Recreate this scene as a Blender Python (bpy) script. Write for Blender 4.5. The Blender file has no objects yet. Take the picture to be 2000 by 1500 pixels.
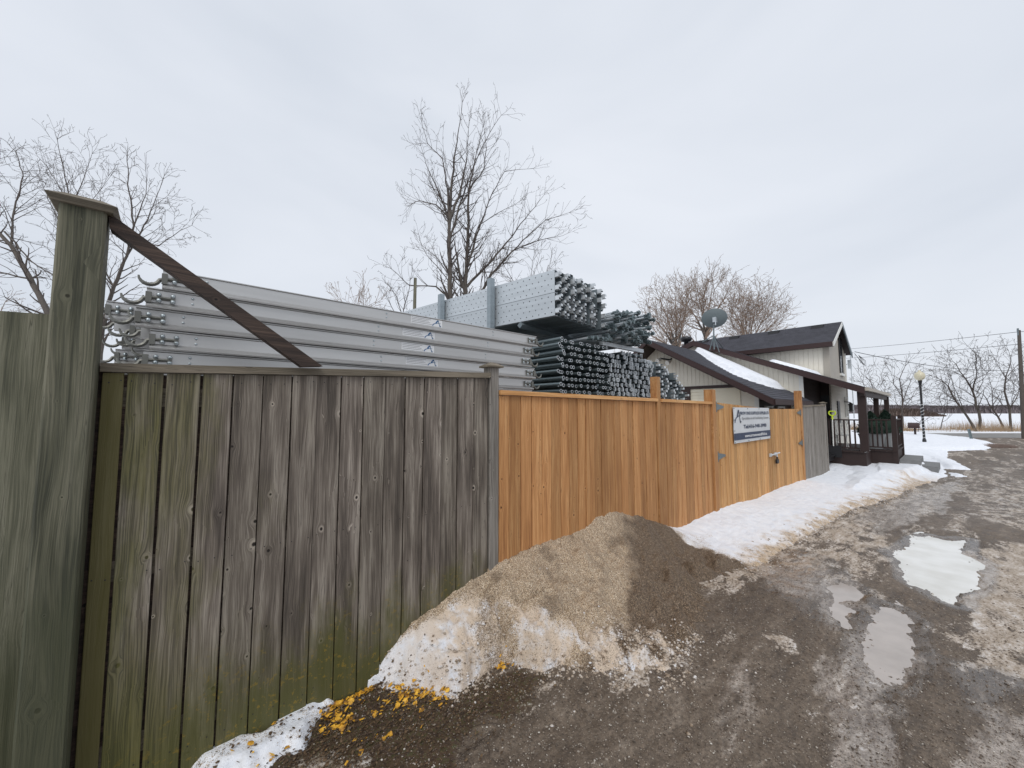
import bpy, math, random
import numpy as np
from mathutils import Vector, Matrix
random.seed(7); np.random.seed(7)
SC = bpy.context.scene; COL = SC.collection
R = math.radians
# ------------------------------------------------------------------ camera
# World frame: X runs along the fence line, Y runs square to it (away from the lane), Z up.
FPX = 755.0; PITCH = R(4.0); EYE = 1.7; AZ = R(48.6)
cam = bpy.data.cameras.new('camera'); cam.sensor_width = 36.0; cam.lens = FPX/2000*36
cam.clip_start = 0.05; cam.clip_end = 4000
co = bpy.data.objects.new('camera', cam); COL.objects.link(co)
co.location = (0, 0, EYE)
co.rotation_euler = (R(90)+PITCH, 0, AZ-R(90))
SC.camera = co
# ------------------------------------------------------------------ world, sun, exposure
W = bpy.data.worlds.new('World'); SC.world = W; W.use_nodes = True
nt = W.node_tree; nt.nodes.clear()
SUN_EL, SUN_AZ = R(48), R(215)      # azimuth as direction the light comes from, in the XY plane
wo = nt.nodes.new('ShaderNodeOutputWorld'); bg = nt.nodes.new('ShaderNodeBackground')
sky = nt.nodes.new('ShaderNodeTexSky'); sky.sky_type = 'NISHITA'; sky.sun_disc = False
sky.sun_elevation = SUN_EL; sky.sun_rotation = R(90)-SUN_AZ; sky.air_density = 1.3; sky.dust_density = 3
tc = nt.nodes.new('ShaderNodeTexCoord'); mp = nt.nodes.new('ShaderNodeMapping'); mp.inputs['Scale'].default_value = (1.0, 1.0, 2.4)
mp.inputs['Rotation'].default_value = (0.2, 0.1, 0.8)
nz = nt.nodes.new('ShaderNodeTexNoise'); nz.inputs['Scale'].default_value = 1.25; nz.inputs['Detail'].default_value = 4; nz.inputs['Roughness'].default_value = .5
nz.inputs['Distortion'].default_value = .5
rp = nt.nodes.new('ShaderNodeValToRGB'); rp.color_ramp.elements[0].position = .30; rp.color_ramp.elements[1].position = .68
rp.color_ramp.elements[0].color = (6.7, 7.15, 7.9, 1); rp.color_ramp.elements[1].color = (7.95, 8.3, 8.95, 1)
mx = nt.nodes.new('ShaderNodeMix'); mx.data_type = 'RGBA'; mx.inputs[0].default_value = .93
L = nt.links.new
L(tc.outputs['Generated'], mp.inputs[0]); L(mp.outputs[0], nz.inputs['Vector']); L(nz.outputs['Fac'], rp.inputs[0])
L(sky.outputs[0], mx.inputs[6]); L(rp.outputs[0], mx.inputs[7]); L(mx.outputs[2], bg.inputs[0]); L(bg.outputs[0], wo.inputs[0])
bg.inputs[1].default_value = .107
sl = bpy.data.lights.new('sun', 'SUN'); sl.energy = 1.25; sl.angle = R(25); sl.color = (1, .97, .92)
so = bpy.data.objects.new('sun', sl); COL.objects.link(so)
sd = Vector((math.cos(SUN_EL)*math.cos(SUN_AZ), math.cos(SUN_EL)*math.sin(SUN_AZ), math.sin(SUN_EL)))
so.rotation_euler = sd.to_track_quat('Z', 'Y').to_euler()
vs = SC.view_settings; vs.view_transform = 'Standard'; vs.look = 'None'; vs.exposure = 0.0; vs.gamma = 1; vs.use_curve_mapping = False

# ------------------------------------------------------------------ measuring helpers (site survey from bearings)
FW = (math.cos(AZ), math.sin(AZ)); RT = (math.sin(AZ), -math.cos(AZ))
def ray(px, py):
    x = (px-1000)/FPX; y = -(py-750)/FPX
    f = math.cos(PITCH)-y*math.sin(PITCH); z = math.sin(PITCH)+y*math.cos(PITCH)
    return (FW[0]*f+RT[0]*x, FW[1]*f+RT[1]*x, z)
def sm(a, b, x):
    t = np.clip((np.asarray(x, float)-a)/(b-a), 0, 1); return t*t*(3-2*t)
def gslope(s): return -.22*sm(8.5, 14, s)
def gpt(px, py):
    r = ray(px, py); z = 0.
    for _ in range(12):
        k = (z-EYE)/r[2]; z = float(gslope(r[0]*k))
    return (r[0]*k, r[1]*k)
def onD(px, py, D=2.46):
    r = ray(px, py); k = D/r[1]; return (r[0]*k, EYE+r[2]*k)
def onS(px, py, s):
    r = ray(px, py); k = s/r[0]; return (r[1]*k, EYE+r[2]*k)
def depth(px, py, t):
    r = ray(px, py); k = t/(r[0]*FW[0]+r[1]*FW[1]); return np.array((r[0]*k, r[1]*k, EYE+r[2]*k))
def c2w(X, t): return (RT[0]*X+FW[0]*t, RT[1]*X+FW[1]*t)

# ------------------------------------------------------------------ numpy noise
def _h(ix, iy, seed):
    h = (ix.astype(np.int64)*374761393 + iy.astype(np.int64)*668265263 + seed*974634777) & 0xffffffff
    h = ((h ^ (h >> 13))*1274126177) & 0xffffffff
    return ((h ^ (h >> 16)) & 0xffff)/65535.0
def vn(x, y, seed=0):
    x0 = np.floor(x); y0 = np.floor(y); fx = x-x0; fy = y-y0
    fx = fx*fx*(3-2*fx); fy = fy*fy*(3-2*fy)
    a = _h(x0, y0, seed); b = _h(x0+1, y0, seed); c = _h(x0, y0+1, seed); d = _h(x0+1, y0+1, seed)
    return (a*(1-fx)+b*fx)*(1-fy)+(c*(1-fx)+d*fx)*fy
def fbm(x, y, sc, oc=4, seed=0, g=.5):
    r = 0; a = 1.; t = 0
    for i in range(oc):
        c, s_ = math.cos(.7*i), math.sin(.7*i)
        r = r+a*vn((x*c-y*s_)*sc, (x*s_+y*c)*sc, seed+i*11); t += a; a *= g; sc *= 2.03
    return r/t-.5
def sdf(x, y, poly):            # >0 inside
    P = np.array(poly); n = len(P); d = np.full(x.shape, 1e9); ins = np.zeros(x.shape, bool)
    for i in range(n):
        ax, ay = P[i]; bx, by = P[(i+1) % n]; ex, ey = bx-ax, by-ay
        wx, wy = x-ax, y-ay; t = np.clip((wx*ex+wy*ey)/(ex*ex+ey*ey+1e-12), 0, 1)
        d = np.minimum(d, (wx-ex*t)**2+(wy-ey*t)**2)
        c = ((ay > y) != (by > y)) & (x < (bx-ax)*(y-ay)/((by-ay)+1e-12)+ax); ins ^= c
    return np.where(ins, 1, -1)*np.sqrt(d)
def gpoly(*pts): return [gpt(*p) for p in pts]

# ------------------------------------------------------------------ materials
class G:
    def __init__(s, name):
        s.m = bpy.data.materials.new(name); s.m.use_nodes = True; s.t = s.m.node_tree; s.t.nodes.clear()
        s.out = s.t.nodes.new('ShaderNodeOutputMaterial')
    def n(s, ty, props=None, **ins):
        nd = s.t.nodes.new('ShaderNode'+ty)
        for k, v in (props or {}).items(): setattr(nd, k, v)
        for k, v in ins.items():
            key = int(k[1:]) if k[0] == '_' and k[1:].isdigit() else k.replace('_', ' ')
            i = nd.inputs[key]
            if isinstance(v, bpy.types.NodeSocket): s.t.links.new(v, i)
            else: i.default_value = v
        return nd
    def math(s, op, a, b=0., c=None):
        k = dict(_0=a, _1=b)
        if c is not None: k['_2'] = c
        return s.n('Math', {'operation': op}, **k).outputs[0]
    def vm(s, op, a, b=(0, 0, 0)): return s.n('VectorMath', {'operation': op}, _0=a, _1=b).outputs[0]
    def mr(s, v, a, b, c=0., d=1., smooth=True):
        return s.n('MapRange', {'interpolation_type': 'SMOOTHSTEP' if smooth else 'LINEAR'}, Value=v, From_Min=a, From_Max=b, To_Min=c, To_Max=d).outputs[0]
    def mix(s, f, a, b, mode='MIX'):
        return s.n('Mix', {'data_type': 'RGBA', 'blend_type': mode}, _0=f, _6=a, _7=b).outputs[2]
    def noise(s, v, scale=1., detail=3., rough=.5, dist=0.):
        return s.n('TexNoise', None, Vector=v, Scale=scale, Detail=detail, Roughness=rough, Distortion=dist).outputs['Fac']
    def ramp(s, f, stops):
        nd = s.n('ValToRGB', None, _0=f); e = nd.color_ramp.elements
        while len(e) < len(stops): e.new(.5)
        for i, (p, c) in enumerate(stops): e[i].position = p; e[i].color = (*c[:3], 1)
        return nd.outputs[0]
    def obj(s): return s.n('TexCoord').outputs['Object']
    def pos(s): return s.n('NewGeometry').outputs['Position']
    def rnd(s): return s.n('ObjectInfo').outputs['Random']
    def bump(s, h, st=.3, d=.01): return s.n('Bump', None, Height=h, Strength=st, Distance=d).outputs[0]
    def fin(s, col, rough=.6, metal=0., nrm=None, **kw):
        k = dict(Base_Color=col, Roughness=rough, Metallic=metal)
        if nrm is not None: k['Normal'] = nrm
        k.update(kw)
        b = s.n('BsdfPrincipled', None, **k); s.t.links.new(b.outputs[0], s.out.inputs[0]); return s.m
def C4(c): return (c[0], c[1], c[2], 1)

def wood(name, dark, mid, light, green=0., low_tint=(.060, .060, .016), lichen=.0, rot='z', vary=.35, knots=.45, halo=.6, low=None, patch=.5):
    g = G(name); o = g.obj(); r = g.rnd()
    if rot == 'x':                       # long axis along X: swap so that z is the long axis
        sp = g.n('SeparateXYZ', None, Vector=o); o = g.n('CombineXYZ', None, X=sp.outputs[2], Y=sp.outputs[1], Z=sp.outputs[0]).outputs[0]
    off = g.n('CombineXYZ', None, X=g.math('MULTIPLY', r, 31.), Y=g.math('MULTIPLY', r, 17.), Z=g.math('MULTIPLY', r, 53.)).outputs[0]
    P = g.vm('ADD', o, off)
    sc = (8.5, .02, 4.6)
    V = g.vm('MULTIPLY', P, sc)
    vo = g.n('TexVoronoi', {'feature': 'F1'}, Vector=V, Scale=1., Randomness=.95)
    df = g.vm('DIVIDE', g.vm('SUBTRACT', V, vo.outputs['Position']), (8.5, 1e5, 5.6))
    wob = g.noise(P, 60., 2.)
    d = g.math('ADD', g.n('VectorMath', {'operation': 'LENGTH'}, _0=df).outputs['Value'], g.math('MULTIPLY', g.math('SUBTRACT', wob, .5), .004))
    cs = g.n('SeparateColor', None, Color=vo.outputs['Color'])
    sel = g.math('GREATER_THAN', cs.outputs[0], 1-knots)
    rk = g.math('MULTIPLY_ADD', g.math('POWER', cs.outputs[1], 2.2), .0085, .0018)
    q = g.math('DIVIDE', d, rk)
    core = g.math('MULTIPLY', g.mr(q, 1.15, .6), sel)
    hal = g.math('MULTIPLY', g.math('MULTIPLY', g.mr(q, 2.9, 1.3), sel), g.mr(q, .9, 1.3))
    w = g.math('MULTIPLY', g.math('DIVIDE', 1., g.math('ADD', 1., g.math('POWER', g.math('DIVIDE', q, 3.0), 4.))), sel)
    sp = g.n('SeparateXYZ', None, Vector=P)
    wig = g.math('MULTIPLY', g.math('SUBTRACT', g.noise(g.vm('MULTIPLY', P, (9., 1., 1.6)), 1., 2.), .5), .05)
    x = g.math('ADD', sp.outputs[0], wig)
    dxn = g.n('SeparateXYZ', None, Vector=df).outputs[0]
    bw = g.math('MULTIPLY', g.math('MINIMUM', g.math('DIVIDE', 6., g.math('MULTIPLY', q, q)), 1.), sel)
    gx = g.math('SUBTRACT', x, g.math('MULTIPLY', dxn, bw))
    fv = g.n('CombineXYZ', None, X=g.math('MULTIPLY', gx, 230.), Y=g.math('MULTIPLY', sp.outputs[1], 40.), Z=g.math('MULTIPLY', sp.outputs[2], 3.5)).outputs[0]
    bv = g.n('CombineXYZ', None, X=g.math('MULTIPLY', gx, 34.), Y=g.math('MULTIPLY', sp.outputs[1], 8.), Z=g.math('MULTIPLY', sp.outputs[2], 1.1)).outputs[0]
    fine = g.mr(g.noise(fv, 1., 4., .65), .22, .78, .05, .95, False); broad = g.noise(bv, 1., 4., .55, .3)
    pt = g.noise(g.vm('MULTIPLY', P, (11., 3., 1.5)), 1., 3., .55)
    f = g.math('ADD', g.math('MULTIPLY', fine, .42), g.math('MULTIPLY', broad, .58))
    f = g.math('ADD', f, g.math('MULTIPLY', g.math('SUBTRACT', pt, .5), patch))
    col = g.ramp(f, [(.30, dark), (.48, mid), (.66, light)])
    # narrow dark checks following the grain
    crk = g.mr(g.math('ABSOLUTE', g.math('SUBTRACT', broad, .56)), .012, .0)
    crk = g.math('MULTIPLY', crk, g.mr(pt, .45, .62))
    col = g.mix(g.math('MULTIPLY', crk, .55), col, C4([c*.25 for c in dark]))
    col = g.mix(g.math('MULTIPLY', g.math('MULTIPLY', hal, halo), g.mr(cs.outputs[2], .25, .75)), col, C4([min(1, c*1.45) for c in light]))
    col = g.mix(core, col, C4((dark[0]*.22, dark[1]*.18, dark[2]*.15)))
    tone = g.math('ADD', 1-vary/2, g.math('MULTIPLY', g.math('FRACT', g.math('MULTIPLY', r, 7.31)), vary))
    col = g.mix(1., col, g.n('CombineColor', None, Red=tone, Green=tone, Blue=g.math('POWER', tone, 1.12)).outputs[0], 'MULTIPLY')
    if low is not None or green > 0:
        wp = g.n('SeparateXYZ', None, Vector=g.pos()); n2 = g.noise(g.vm('MULTIPLY', g.pos(), (7., 3., 2.6)), 1., 5., .6)
        if low is not None:              # algal green and lichen low on the boards; post darker towards its foot
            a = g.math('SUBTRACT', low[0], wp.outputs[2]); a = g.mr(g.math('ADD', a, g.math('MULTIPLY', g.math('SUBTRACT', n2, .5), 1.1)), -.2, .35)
            col = g.mix(g.math('MULTIPLY', a, low[1]), col, C4(low_tint))
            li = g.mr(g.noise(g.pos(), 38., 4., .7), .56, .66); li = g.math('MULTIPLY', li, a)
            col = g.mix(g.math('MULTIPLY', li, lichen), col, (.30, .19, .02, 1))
        if green > 0:                    # moss turns the left end greener
            a = g.mr(g.math('ADD', wp.outputs[0], g.math('MULTIPLY', g.math('SUBTRACT', n2, .5), 1.6)), .42, -.32)
            a = g.math('MULTIPLY', a, g.mr(g.math('FRACT', g.math('MULTIPLY', r, 3.77)), .0, .6, .45, 1.))
            col = g.mix(g.math('MULTIPLY', a, green), col, g.ramp(fine, [(.35, (.050, .052, .014)), (.6, (.135, .125, .034))]))
    h = g.math('SUBTRACT', g.math('ADD', g.math('MULTIPLY', fine, .6), broad), g.math('MULTIPLY', core, .8))
    h = g.math('SUBTRACT', h, g.math('MULTIPLY', crk, .5))
    return g.fin(col, .78, 0., g.bump(h, .45, .004))

M = {}
M['grey_wood'] = wood('weathered_grey_wood', (.060, .048, .038), (.148, .121, .098), (.33, .288, .24), green=.80, low=(.46, .9), halo=.7, patch=.72, knots=.45, low_tint=(.082, .080, .018), lichen=.55)
M['mossy_wood'] = wood('mossy_grey_wood', (.060, .048, .038), (.148, .121, .098), (.30, .265, .20), green=0., low=(2.6, .80), low_tint=(.105, .092, .020), knots=.4, patch=.8)
M['side_wood'] = wood('pale_mossy_wood', (.055, .056, .036), (.125, .122, .083), (.21, .20, .145), green=.1, knots=.35, halo=.4, vary=.1, low=(.9, .6), patch=.9, low_tint=(.050, .055, .022))
M['post_wood'] = wood('greenish_post_wood', (.034, .035, .023), (.090, .088, .060), (.165, .155, .112), green=.2, knots=.3, halo=.3, vary=.1, low=(1.05, .7), patch=.9, low_tint=(.036, .042, .020))  # tint makes the post darker and greener towards its foot
M['grey_wood2'] = wood('weathered_grey_wood_plain', (.12, .105, .09), (.22, .20, .175), (.33, .30, .27), knots=.35, halo=.4, vary=.3)
M['rail_wood'] = wood('weathered_rail_wood', (.07, .058, .04), (.15, .125, .09), (.24, .20, .15), rot='x', knots=.35, low=None)
M['cedar'] = wood('new_cedar_wood', (.27, .115, .038), (.45, .212, .076), (.60, .33, .14), knots=.33, halo=.15, vary=.40, patch=.3)
M['cedar_pale'] = wood('pale_cedar_wood', (.35, .165, .055), (.51, .265, .095), (.65, .385, .165), knots=.25, halo=.1, vary=.45, patch=.35)
M['cedar_rail'] = wood('new_cedar_rail', (.44, .21, .07), (.62, .32, .12), (.74, .44, .2), rot='x', knots=.25, halo=.1, vary=.2)
M['brace_wood'] = wood('dark_stained_lumber', (.016, .010, .008), (.045, .028, .021), (.105, .068, .050), rot='x', knots=.3, halo=.2)

def metal(name, col, rough, met=.85, spangle=.12, blotch=.15, sc=3.):
    g = G(name); o = g.vm('ADD', g.obj(), g.n('CombineXYZ', None, X=g.math('MULTIPLY', g.rnd(), 40.), Y=0., Z=0.).outputs[0])
    a = g.noise(g.vm('MULTIPLY', o, (sc*.5, sc*.5, sc*6)), 1., 3.); b = g.noise(o, 60., 3.)
    t = g.math('ADD', g.math('ADD', 1-spangle/2-blotch/2, g.math('MULTIPLY', a, blotch*2-.0)), g.math('MULTIPLY', b, spangle))
    t = g.math('MULTIPLY', t, g.mr(g.rnd(), 0, 1, .88, 1.08, False))
    c = g.mix(1., C4(col), g.n('CombineColor', None, Red=t, Green=t, Blue=t).outputs[0], 'MULTIPLY')
    return g.fin(c, g.math('ADD', rough-.06, g.math('MULTIPLY', b, .14)), met, g.bump(b, .08, .002))
M['alu'] = metal('mill_aluminium', (.47, .465, .455), .38, .75, .06, .16)
M['alu_cast'] = metal('cast_aluminium', (.17, .17, .155), .5, .6, .15, .1)
M['rivet'] = metal('rivet_metal', (.45, .50, .52), .35, .8)
M['galv'] = metal('galvanised_steel', (.50, .535, .56), .42, .55, .16, .22)
M['galv_mid'] = metal('rack_steel', (.26, .30, .325), .45, .55, .15, .25)
M['galv_dark'] = metal('dull_galvanised_steel', (.16, .19, .205), .5, .55, .15, .3)
M['galv_tube'] = metal('galvanised_tube', (.15, .185, .195), .38, .6, .12, .3)
M['galv_head'] = metal('galvanised_casting', (.58, .61, .63), .36, .55, .2, .2)
M['hinge'] = metal('zinc_hinge', (.17, .20, .21), .5, .5)

def plain(name, col, rough=.6, met=0., var=.12, sc=8., bmp=.1):
    g = G(name); n_ = g.noise(g.pos(), sc, 4., .6); t = g.math('ADD', 1-var, g.math('MULTIPLY', n_, var*2))
    c = g.mix(1., C4(col), g.n('CombineColor', None, Red=t, Green=t, Blue=t).outputs[0], 'MULTIPLY')
    return g.fin(c, rough, met, g.bump(n_, bmp, .01))
M['black'] = plain('black_paint', (.012, .012, .014), .4)
M['void'] = plain('dark_hole', (.01, .011, .012), .9)
M['decal'] = plain('white_decal', (.72, .73, .74), .45)
M['blue'] = plain('blue_print', (.02, .11, .26), .5)
M['grey_print'] = plain('grey_print', (.18, .18, .19), .5)
M['navy'] = plain('navy_print', (.018, .035, .085), .4, var=.2)
M['banner'] = plain('vinyl_banner', (.62, .64, .66), .35, var=.08, sc=3.)
M['brown_trim'] = plain('brown_fascia_paint', (.036, .015, .014), .5, var=.25)
M['brown_rail'] = plain('brown_stained_timber', (.028, .014, .012), .6, var=.3)
M['siding'] = plain('cream_vinyl_siding', (.80, .755, .655), .5, var=.07, sc=2.)
M['siding_warm'] = plain('pale_yellow_siding', (.88, .82, .66), .5, var=.05, sc=2.)
M['siding_grey'] = plain('taupe_siding', (.42, .385, .33), .55, var=.08, sc=2.)
M['white_trim'] = plain('white_trim', (.75, .75, .72), .4)
M['glass'] = plain('dark_window_glass', (.015, .018, .022), .06, var=.05)
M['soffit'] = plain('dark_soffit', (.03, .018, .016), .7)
M['concrete'] = plain('grey_stone_slab', (.20, .20, .20), .8, var=.25, sc=10.)
M['planter'] = plain('grey_planter', (.42, .44, .45), .6)
M['lime'] = plain('lime_plastic', (.62, .78, .05), .4)
M['globe'] = plain('cream_globe', (.62, .57, .42), .3)
M['cable'] = plain('dark_cable', (.05, .05, .055), .6)
M['dish'] = plain('grey_dish', (.13, .16, .17), .5)
M['ever'] = plain('evergreen_foliage', (.012, .035, .022), .8, var=.6, sc=40.)
M['bark'] = plain('grey_brown_bark', (.105, .090, .078), .9, var=.35, sc=12.)
M['twig'] = plain('twig_bark', (.095, .078, .070), .9, var=.3, sc=5.)
M['twig_tan'] = plain('tan_twig_bark', (.26, .19, .145), .9, var=.35, sc=3.)
M['twig_far'] = plain('far_wood', (.27, .235, .245), .95, var=.4, sc=.05)  # distance haze is put into this colour by lightening it
M['brush'] = plain('far_brush', (.22, .165, .14), .9, var=.3, sc=.1)
M['reed'] = plain('dry_reed', (.38, .27, .17), .9, var=.4, sc=2.)
M['tinsel'] = plain('silver_tinsel', (.75, .75, .75), .3, var=.3)
def shingle_mat():
    g = G('asphalt_shingles'); p = g.pos(); n1 = g.noise(p, 160., 2.); n2 = g.noise(p, 1.3, 4.)
    v = g.n('TexVoronoi', None, Vector=g.vm('MULTIPLY', p, (4., 4., 9.)), Scale=1.).outputs['Color']
    vv = g.n('SeparateColor', None, Color=v).outputs[0]
    t = g.math('ADD', g.math('ADD', .45, g.math('MULTIPLY', n1, .5)), g.math('ADD', g.math('MULTIPLY', n2, .3), g.math('MULTIPLY', vv, .35)))
    c = g.mix(1., (.052, .052, .064, 1), g.n('CombineColor', None, Red=t, Green=t, Blue=t).outputs[0], 'MULTIPLY')
    return g.fin(c, .85, 0, g.bump(n1, .3, .005))
M['shingle'] = shingle_mat()

def snow_mat():
    g = G('old_snow'); p = g.pos(); at = g.n('Attribute', {'attribute_name': 'mask'}).outputs['Color']
    s = g.n('SeparateColor', None, Color=at); dirt, brown, warm = s.outputs[0], s.outputs[1], s.outputs[2]
    n1 = g.noise(p, 9., 6., .65); n2 = g.noise(p, 70., 4., .7); n3 = g.noise(p, 260., 2., .6)
    base = g.ramp(n1, [(.3, (.74, .77, .83)), (.6, (.88, .90, .94))])
    base = g.mix(g.math('MULTIPLY', warm, g.mr(n1, .27, .56)), base, (.56, .41, .26, 1))
    # grit lying in the snow
    vo = g.n('TexVoronoi', None, Vector=p, Scale=300.); vc = g.n('SeparateColor', None, Color=vo.outputs['Color'])
    grit = g.ramp(vc.outputs[1], [(.1, (.10, .065, .036)), (.45, (.37, .265, .165)), (.8, (.58, .445, .31)), (.95, (.78, .68, .54))])
    gb = g.ramp(vc.outputs[2], [(.1, (.036, .024, .015)), (.6, (.11, .074, .046)), (.92, (.30, .21, .135)), (1, (.52, .41, .29))])
    br_ = g.mr(g.math('ADD', brown, g.math('MULTIPLY', g.math('SUBTRACT', n1, .5), .9)), .2, .8)
    br_ = g.math('MAXIMUM', br_, g.math('MULTIPLY', g.mr(g.noise(p, 3.3, 4., .6), .52, .68), .7))
    grit = g.mix(br_, grit, gb)
    k = g.math('ADD', g.math('MULTIPLY', dirt, 1.7), g.math('MULTIPLY', g.math('SUBTRACT', n2, .5), 1.6))
    k = g.math('ADD', k, g.math('MULTIPLY', g.math('SUBTRACT', vc.outputs[0], .5), .7))
    col = g.mix(g.mr(k, .48, .9), base, grit)
    sp = g.math('MULTIPLY', g.mr(vc.outputs[0], .95, .98), g.mr(g.math('ADD', g.math('ADD', dirt, g.math('MULTIPLY', warm, .4)), g.math('SUBTRACT', n1, .5)), .15, .6))
    col = g.mix(sp, col, (.06, .04, .025, 1))
    h = g.math('ADD', g.math('MULTIPLY', n1, .8), g.math('MULTIPLY', g.math('ADD', n2, g.math('MULTIPLY', n3, .5)), .35))
    return g.fin(col, .72, 0, g.bump(h, .6, .03), Subsurface_Weight=0.)
M['snow'] = snow_mat()
def mud_mat():
    g = G('wet_mud_and_gravel'); p = g.pos(); an = g.n('Attribute', {'attribute_name': 'mask'}); at = an.outputs['Color']; silt_sheen = an.outputs['Alpha']
    s = g.n('SeparateColor', None, Color=at); ice, wet, leaf = s.outputs[0], s.outputs[1], s.outputs[2]
    n0 = g.noise(g.vm('MULTIPLY', p, (.5, 2.3, 1.)), 1.2, 6., .62); n1 = g.noise(g.vm('MULTIPLY', p, (.6, 1.5, 1.)), 7., 7., .70); n2 = g.noise(p, 40., 6., .74); n3 = g.noise(p, 210., 3., .7)
    c = g.ramp(g.math('ADD', g.math('MULTIPLY', n0, .4), g.math('MULTIPLY', n1, .6)), [(.34, (.048, .034, .024)), (.47, (.115, .086, .061)), (.56, (.165, .128, .095)), (.66, (.26, .215, .17))])
    sk = g.mr(g.math('ADD', silt_sheen, g.math('MULTIPLY', g.math('SUBTRACT', n1, .5), .9)), .3, .7)
    c = g.mix(g.math('MULTIPLY', sk, .92), c, g.ramp(n1, [(.36, (.19, .15, .12)), (.6, (.44, .385, .335))]))  # wet sheen put into the base colour as a pale silt tone
    t = g.math('MAXIMUM', .12, g.math('ADD', -.85, g.math('ADD', g.math('MULTIPLY', n2, 2.5), g.math('MULTIPLY', n3, 1.2))))
    c = g.mix(1., c, g.n('CombineColor', None, Red=t, Green=t, Blue=t).outputs[0], 'MULTIPLY')
    v2 = g.n('TexVoronoi', None, Vector=p, Scale=42.); vd = g.n('SeparateColor', None, Color=v2.outputs['Color'])
    c = g.mix(g.math('MULTIPLY', g.math('MULTIPLY', g.mr(v2.outputs['Distance'], .36, .28), g.mr(vd.outputs[0], .80, .84)), .8), c, g.ramp(vd.outputs[1], [(0, (.05, .038, .03)), (.6, (.20, .16, .125)), (1, (.48, .43, .37))]))
    # fine gravel showing in the surface
    vo = g.n('TexVoronoi', None, Vector=p, Scale=95.); vc = g.n('SeparateColor', None, Color=vo.outputs['Color'])
    peb = g.ramp(vc.outputs[1], [(0, (.07, .05, .035)), (.55, (.17, .13, .095)), (.88, (.30, .24, .18)), (1, (.52, .47, .40))])
    pf = g.math('MULTIPLY', g.mr(vo.outputs['Distance'], .42, .3), g.mr(vc.outputs[0], .52, .6))
    c = g.mix(g.math('MULTIPLY', pf, .75), c, peb)
    # leaf litter and moss strip by the fence
    lc = g.ramp(n2, [(.35, (.030, .018, .010)), (.5, (.085, .050, .026)), (.62, (.055, .060, .016)), (.7, (.16, .10, .05))])
    c = g.mix(g.mr(g.math('ADD', leaf, g.math('MULTIPLY', g.math('SUBTRACT', n1, .5), .7)), .35, .65), c, lc)
    # old ice and packed snow
    k = g.math('ADD', g.math('MULTIPLY', ice, 1.35), g.math('MULTIPLY', g.math('SUBTRACT', n1, .5), 1.7)); k = g.math('ADD', k, g.math('MULTIPLY', g.math('SUBTRACT', n2, .5), 2.2))
    ic = g.ramp(g.math('ADD', g.math('MULTIPLY', n1, .5), g.math('MULTIPLY', n2, .5)), [(.38, (.17, .125, .085)), (.47, (.40, .32, .24)), (.55, (.58, .51, .44)), (.64, (.80, .78, .76))])
    kf = g.mr(k, .5, .92)
    c = g.mix(g.math('MULTIPLY', kf, .88), c, ic)
    w = g.mr(g.math('ADD', wet, g.math('MULTIPLY', g.math('SUBTRACT', n1, .5), .9)), .35, .7)
    c = g.mix(g.math('MULTIPLY', w, .30), c, (.05, .038, .03, 1))
    rough = g.n('Mix', {'data_type': 'FLOAT'}, _0=g.math('MAXIMUM', w, g.math('MULTIPLY', sk, .85)), _2=g.mr(n1, .3, .7, .5, .8), _3=.10).outputs[0]
    h = g.math('ADD', g.math('MULTIPLY', n2, .6), g.math('ADD', g.math('MULTIPLY', n1, .5), g.math('MULTIPLY', pf, .3)))
    h = g.math('MULTIPLY', h, g.n('Mix', {'data_type': 'FLOAT'}, _0=w, _2=1., _3=.25).outputs[0])
    return g.fin(c, rough, 0, g.bump(h, .75, .02))
M['mud'] = mud_mat()
def water_mat():
    g = G('milky_meltwater'); p = g.pos(); n_ = g.noise(p, 2.5, 3.); n2 = g.noise(p, 14., 2.)
    c = g.ramp(n_, [(.3, (.60, .59, .54)), (.6, (.76, .76, .73))])
    return g.fin(c, .04, 0, g.bump(n2, .02, .01), IOR=1.33)
M['water'] = water_mat()
M['water2'] = plain('muddy_meltwater', (.42, .375, .34), .06, var=.3, sc=4., bmp=.02)
M['asphalt'] = plain('grey_wet_asphalt', (.20, .19, .178), .5, var=.15, sc=1.)
M['field'] = plain('far_snow', (.80, .82, .86), .8, var=.05, sc=.3)
M['soil'] = plain('yard_soil_and_snow', (.50, .48, .46), .9, var=.5, sc=.8)
g = G('gravel_stone'); vc_ = g.n('TexVoronoi', None, Vector=g.pos(), Scale=70.); cc = g.n('SeparateColor', None, Color=vc_.outputs['Color'])
M['stone'] = g.fin(g.ramp(cc.outputs[0], [(.0, (.07, .052, .04)), (.5, (.17, .13, .10)), (.85, (.30, .25, .2)), (1., (.62, .58, .52))]), .6)
g = G('tan_grit'); vc_ = g.n('TexVoronoi', None, Vector=g.pos(), Scale=90.); cc = g.n('SeparateColor', None, Color=vc_.outputs['Color'])
M['grit'] = g.fin(g.ramp(cc.outputs[0], [(.0, (.06, .042, .03)), (.4, (.20, .14, .09)), (.8, (.46, .35, .24)), (1., (.70, .62, .52))]), .7)
g = G('yellow_chips'); M['yellow'] = g.fin(g.ramp(g.noise(g.pos(), 30., 3.), [(.35, (.22, .10, .015)), (.48, (.58, .29, .02)), (.62, (.80, .46, .05))]), .6)
g = G('leaf_litter'); M['litter'] = g.fin(g.ramp(g.noise(g.pos(), 45., 3.), [(.3, (.028, .017, .010)), (.5, (.09, .052, .025)), (.62, (.17, .11, .06)), (.7, (.05, .055, .02))]), .8)

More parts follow.
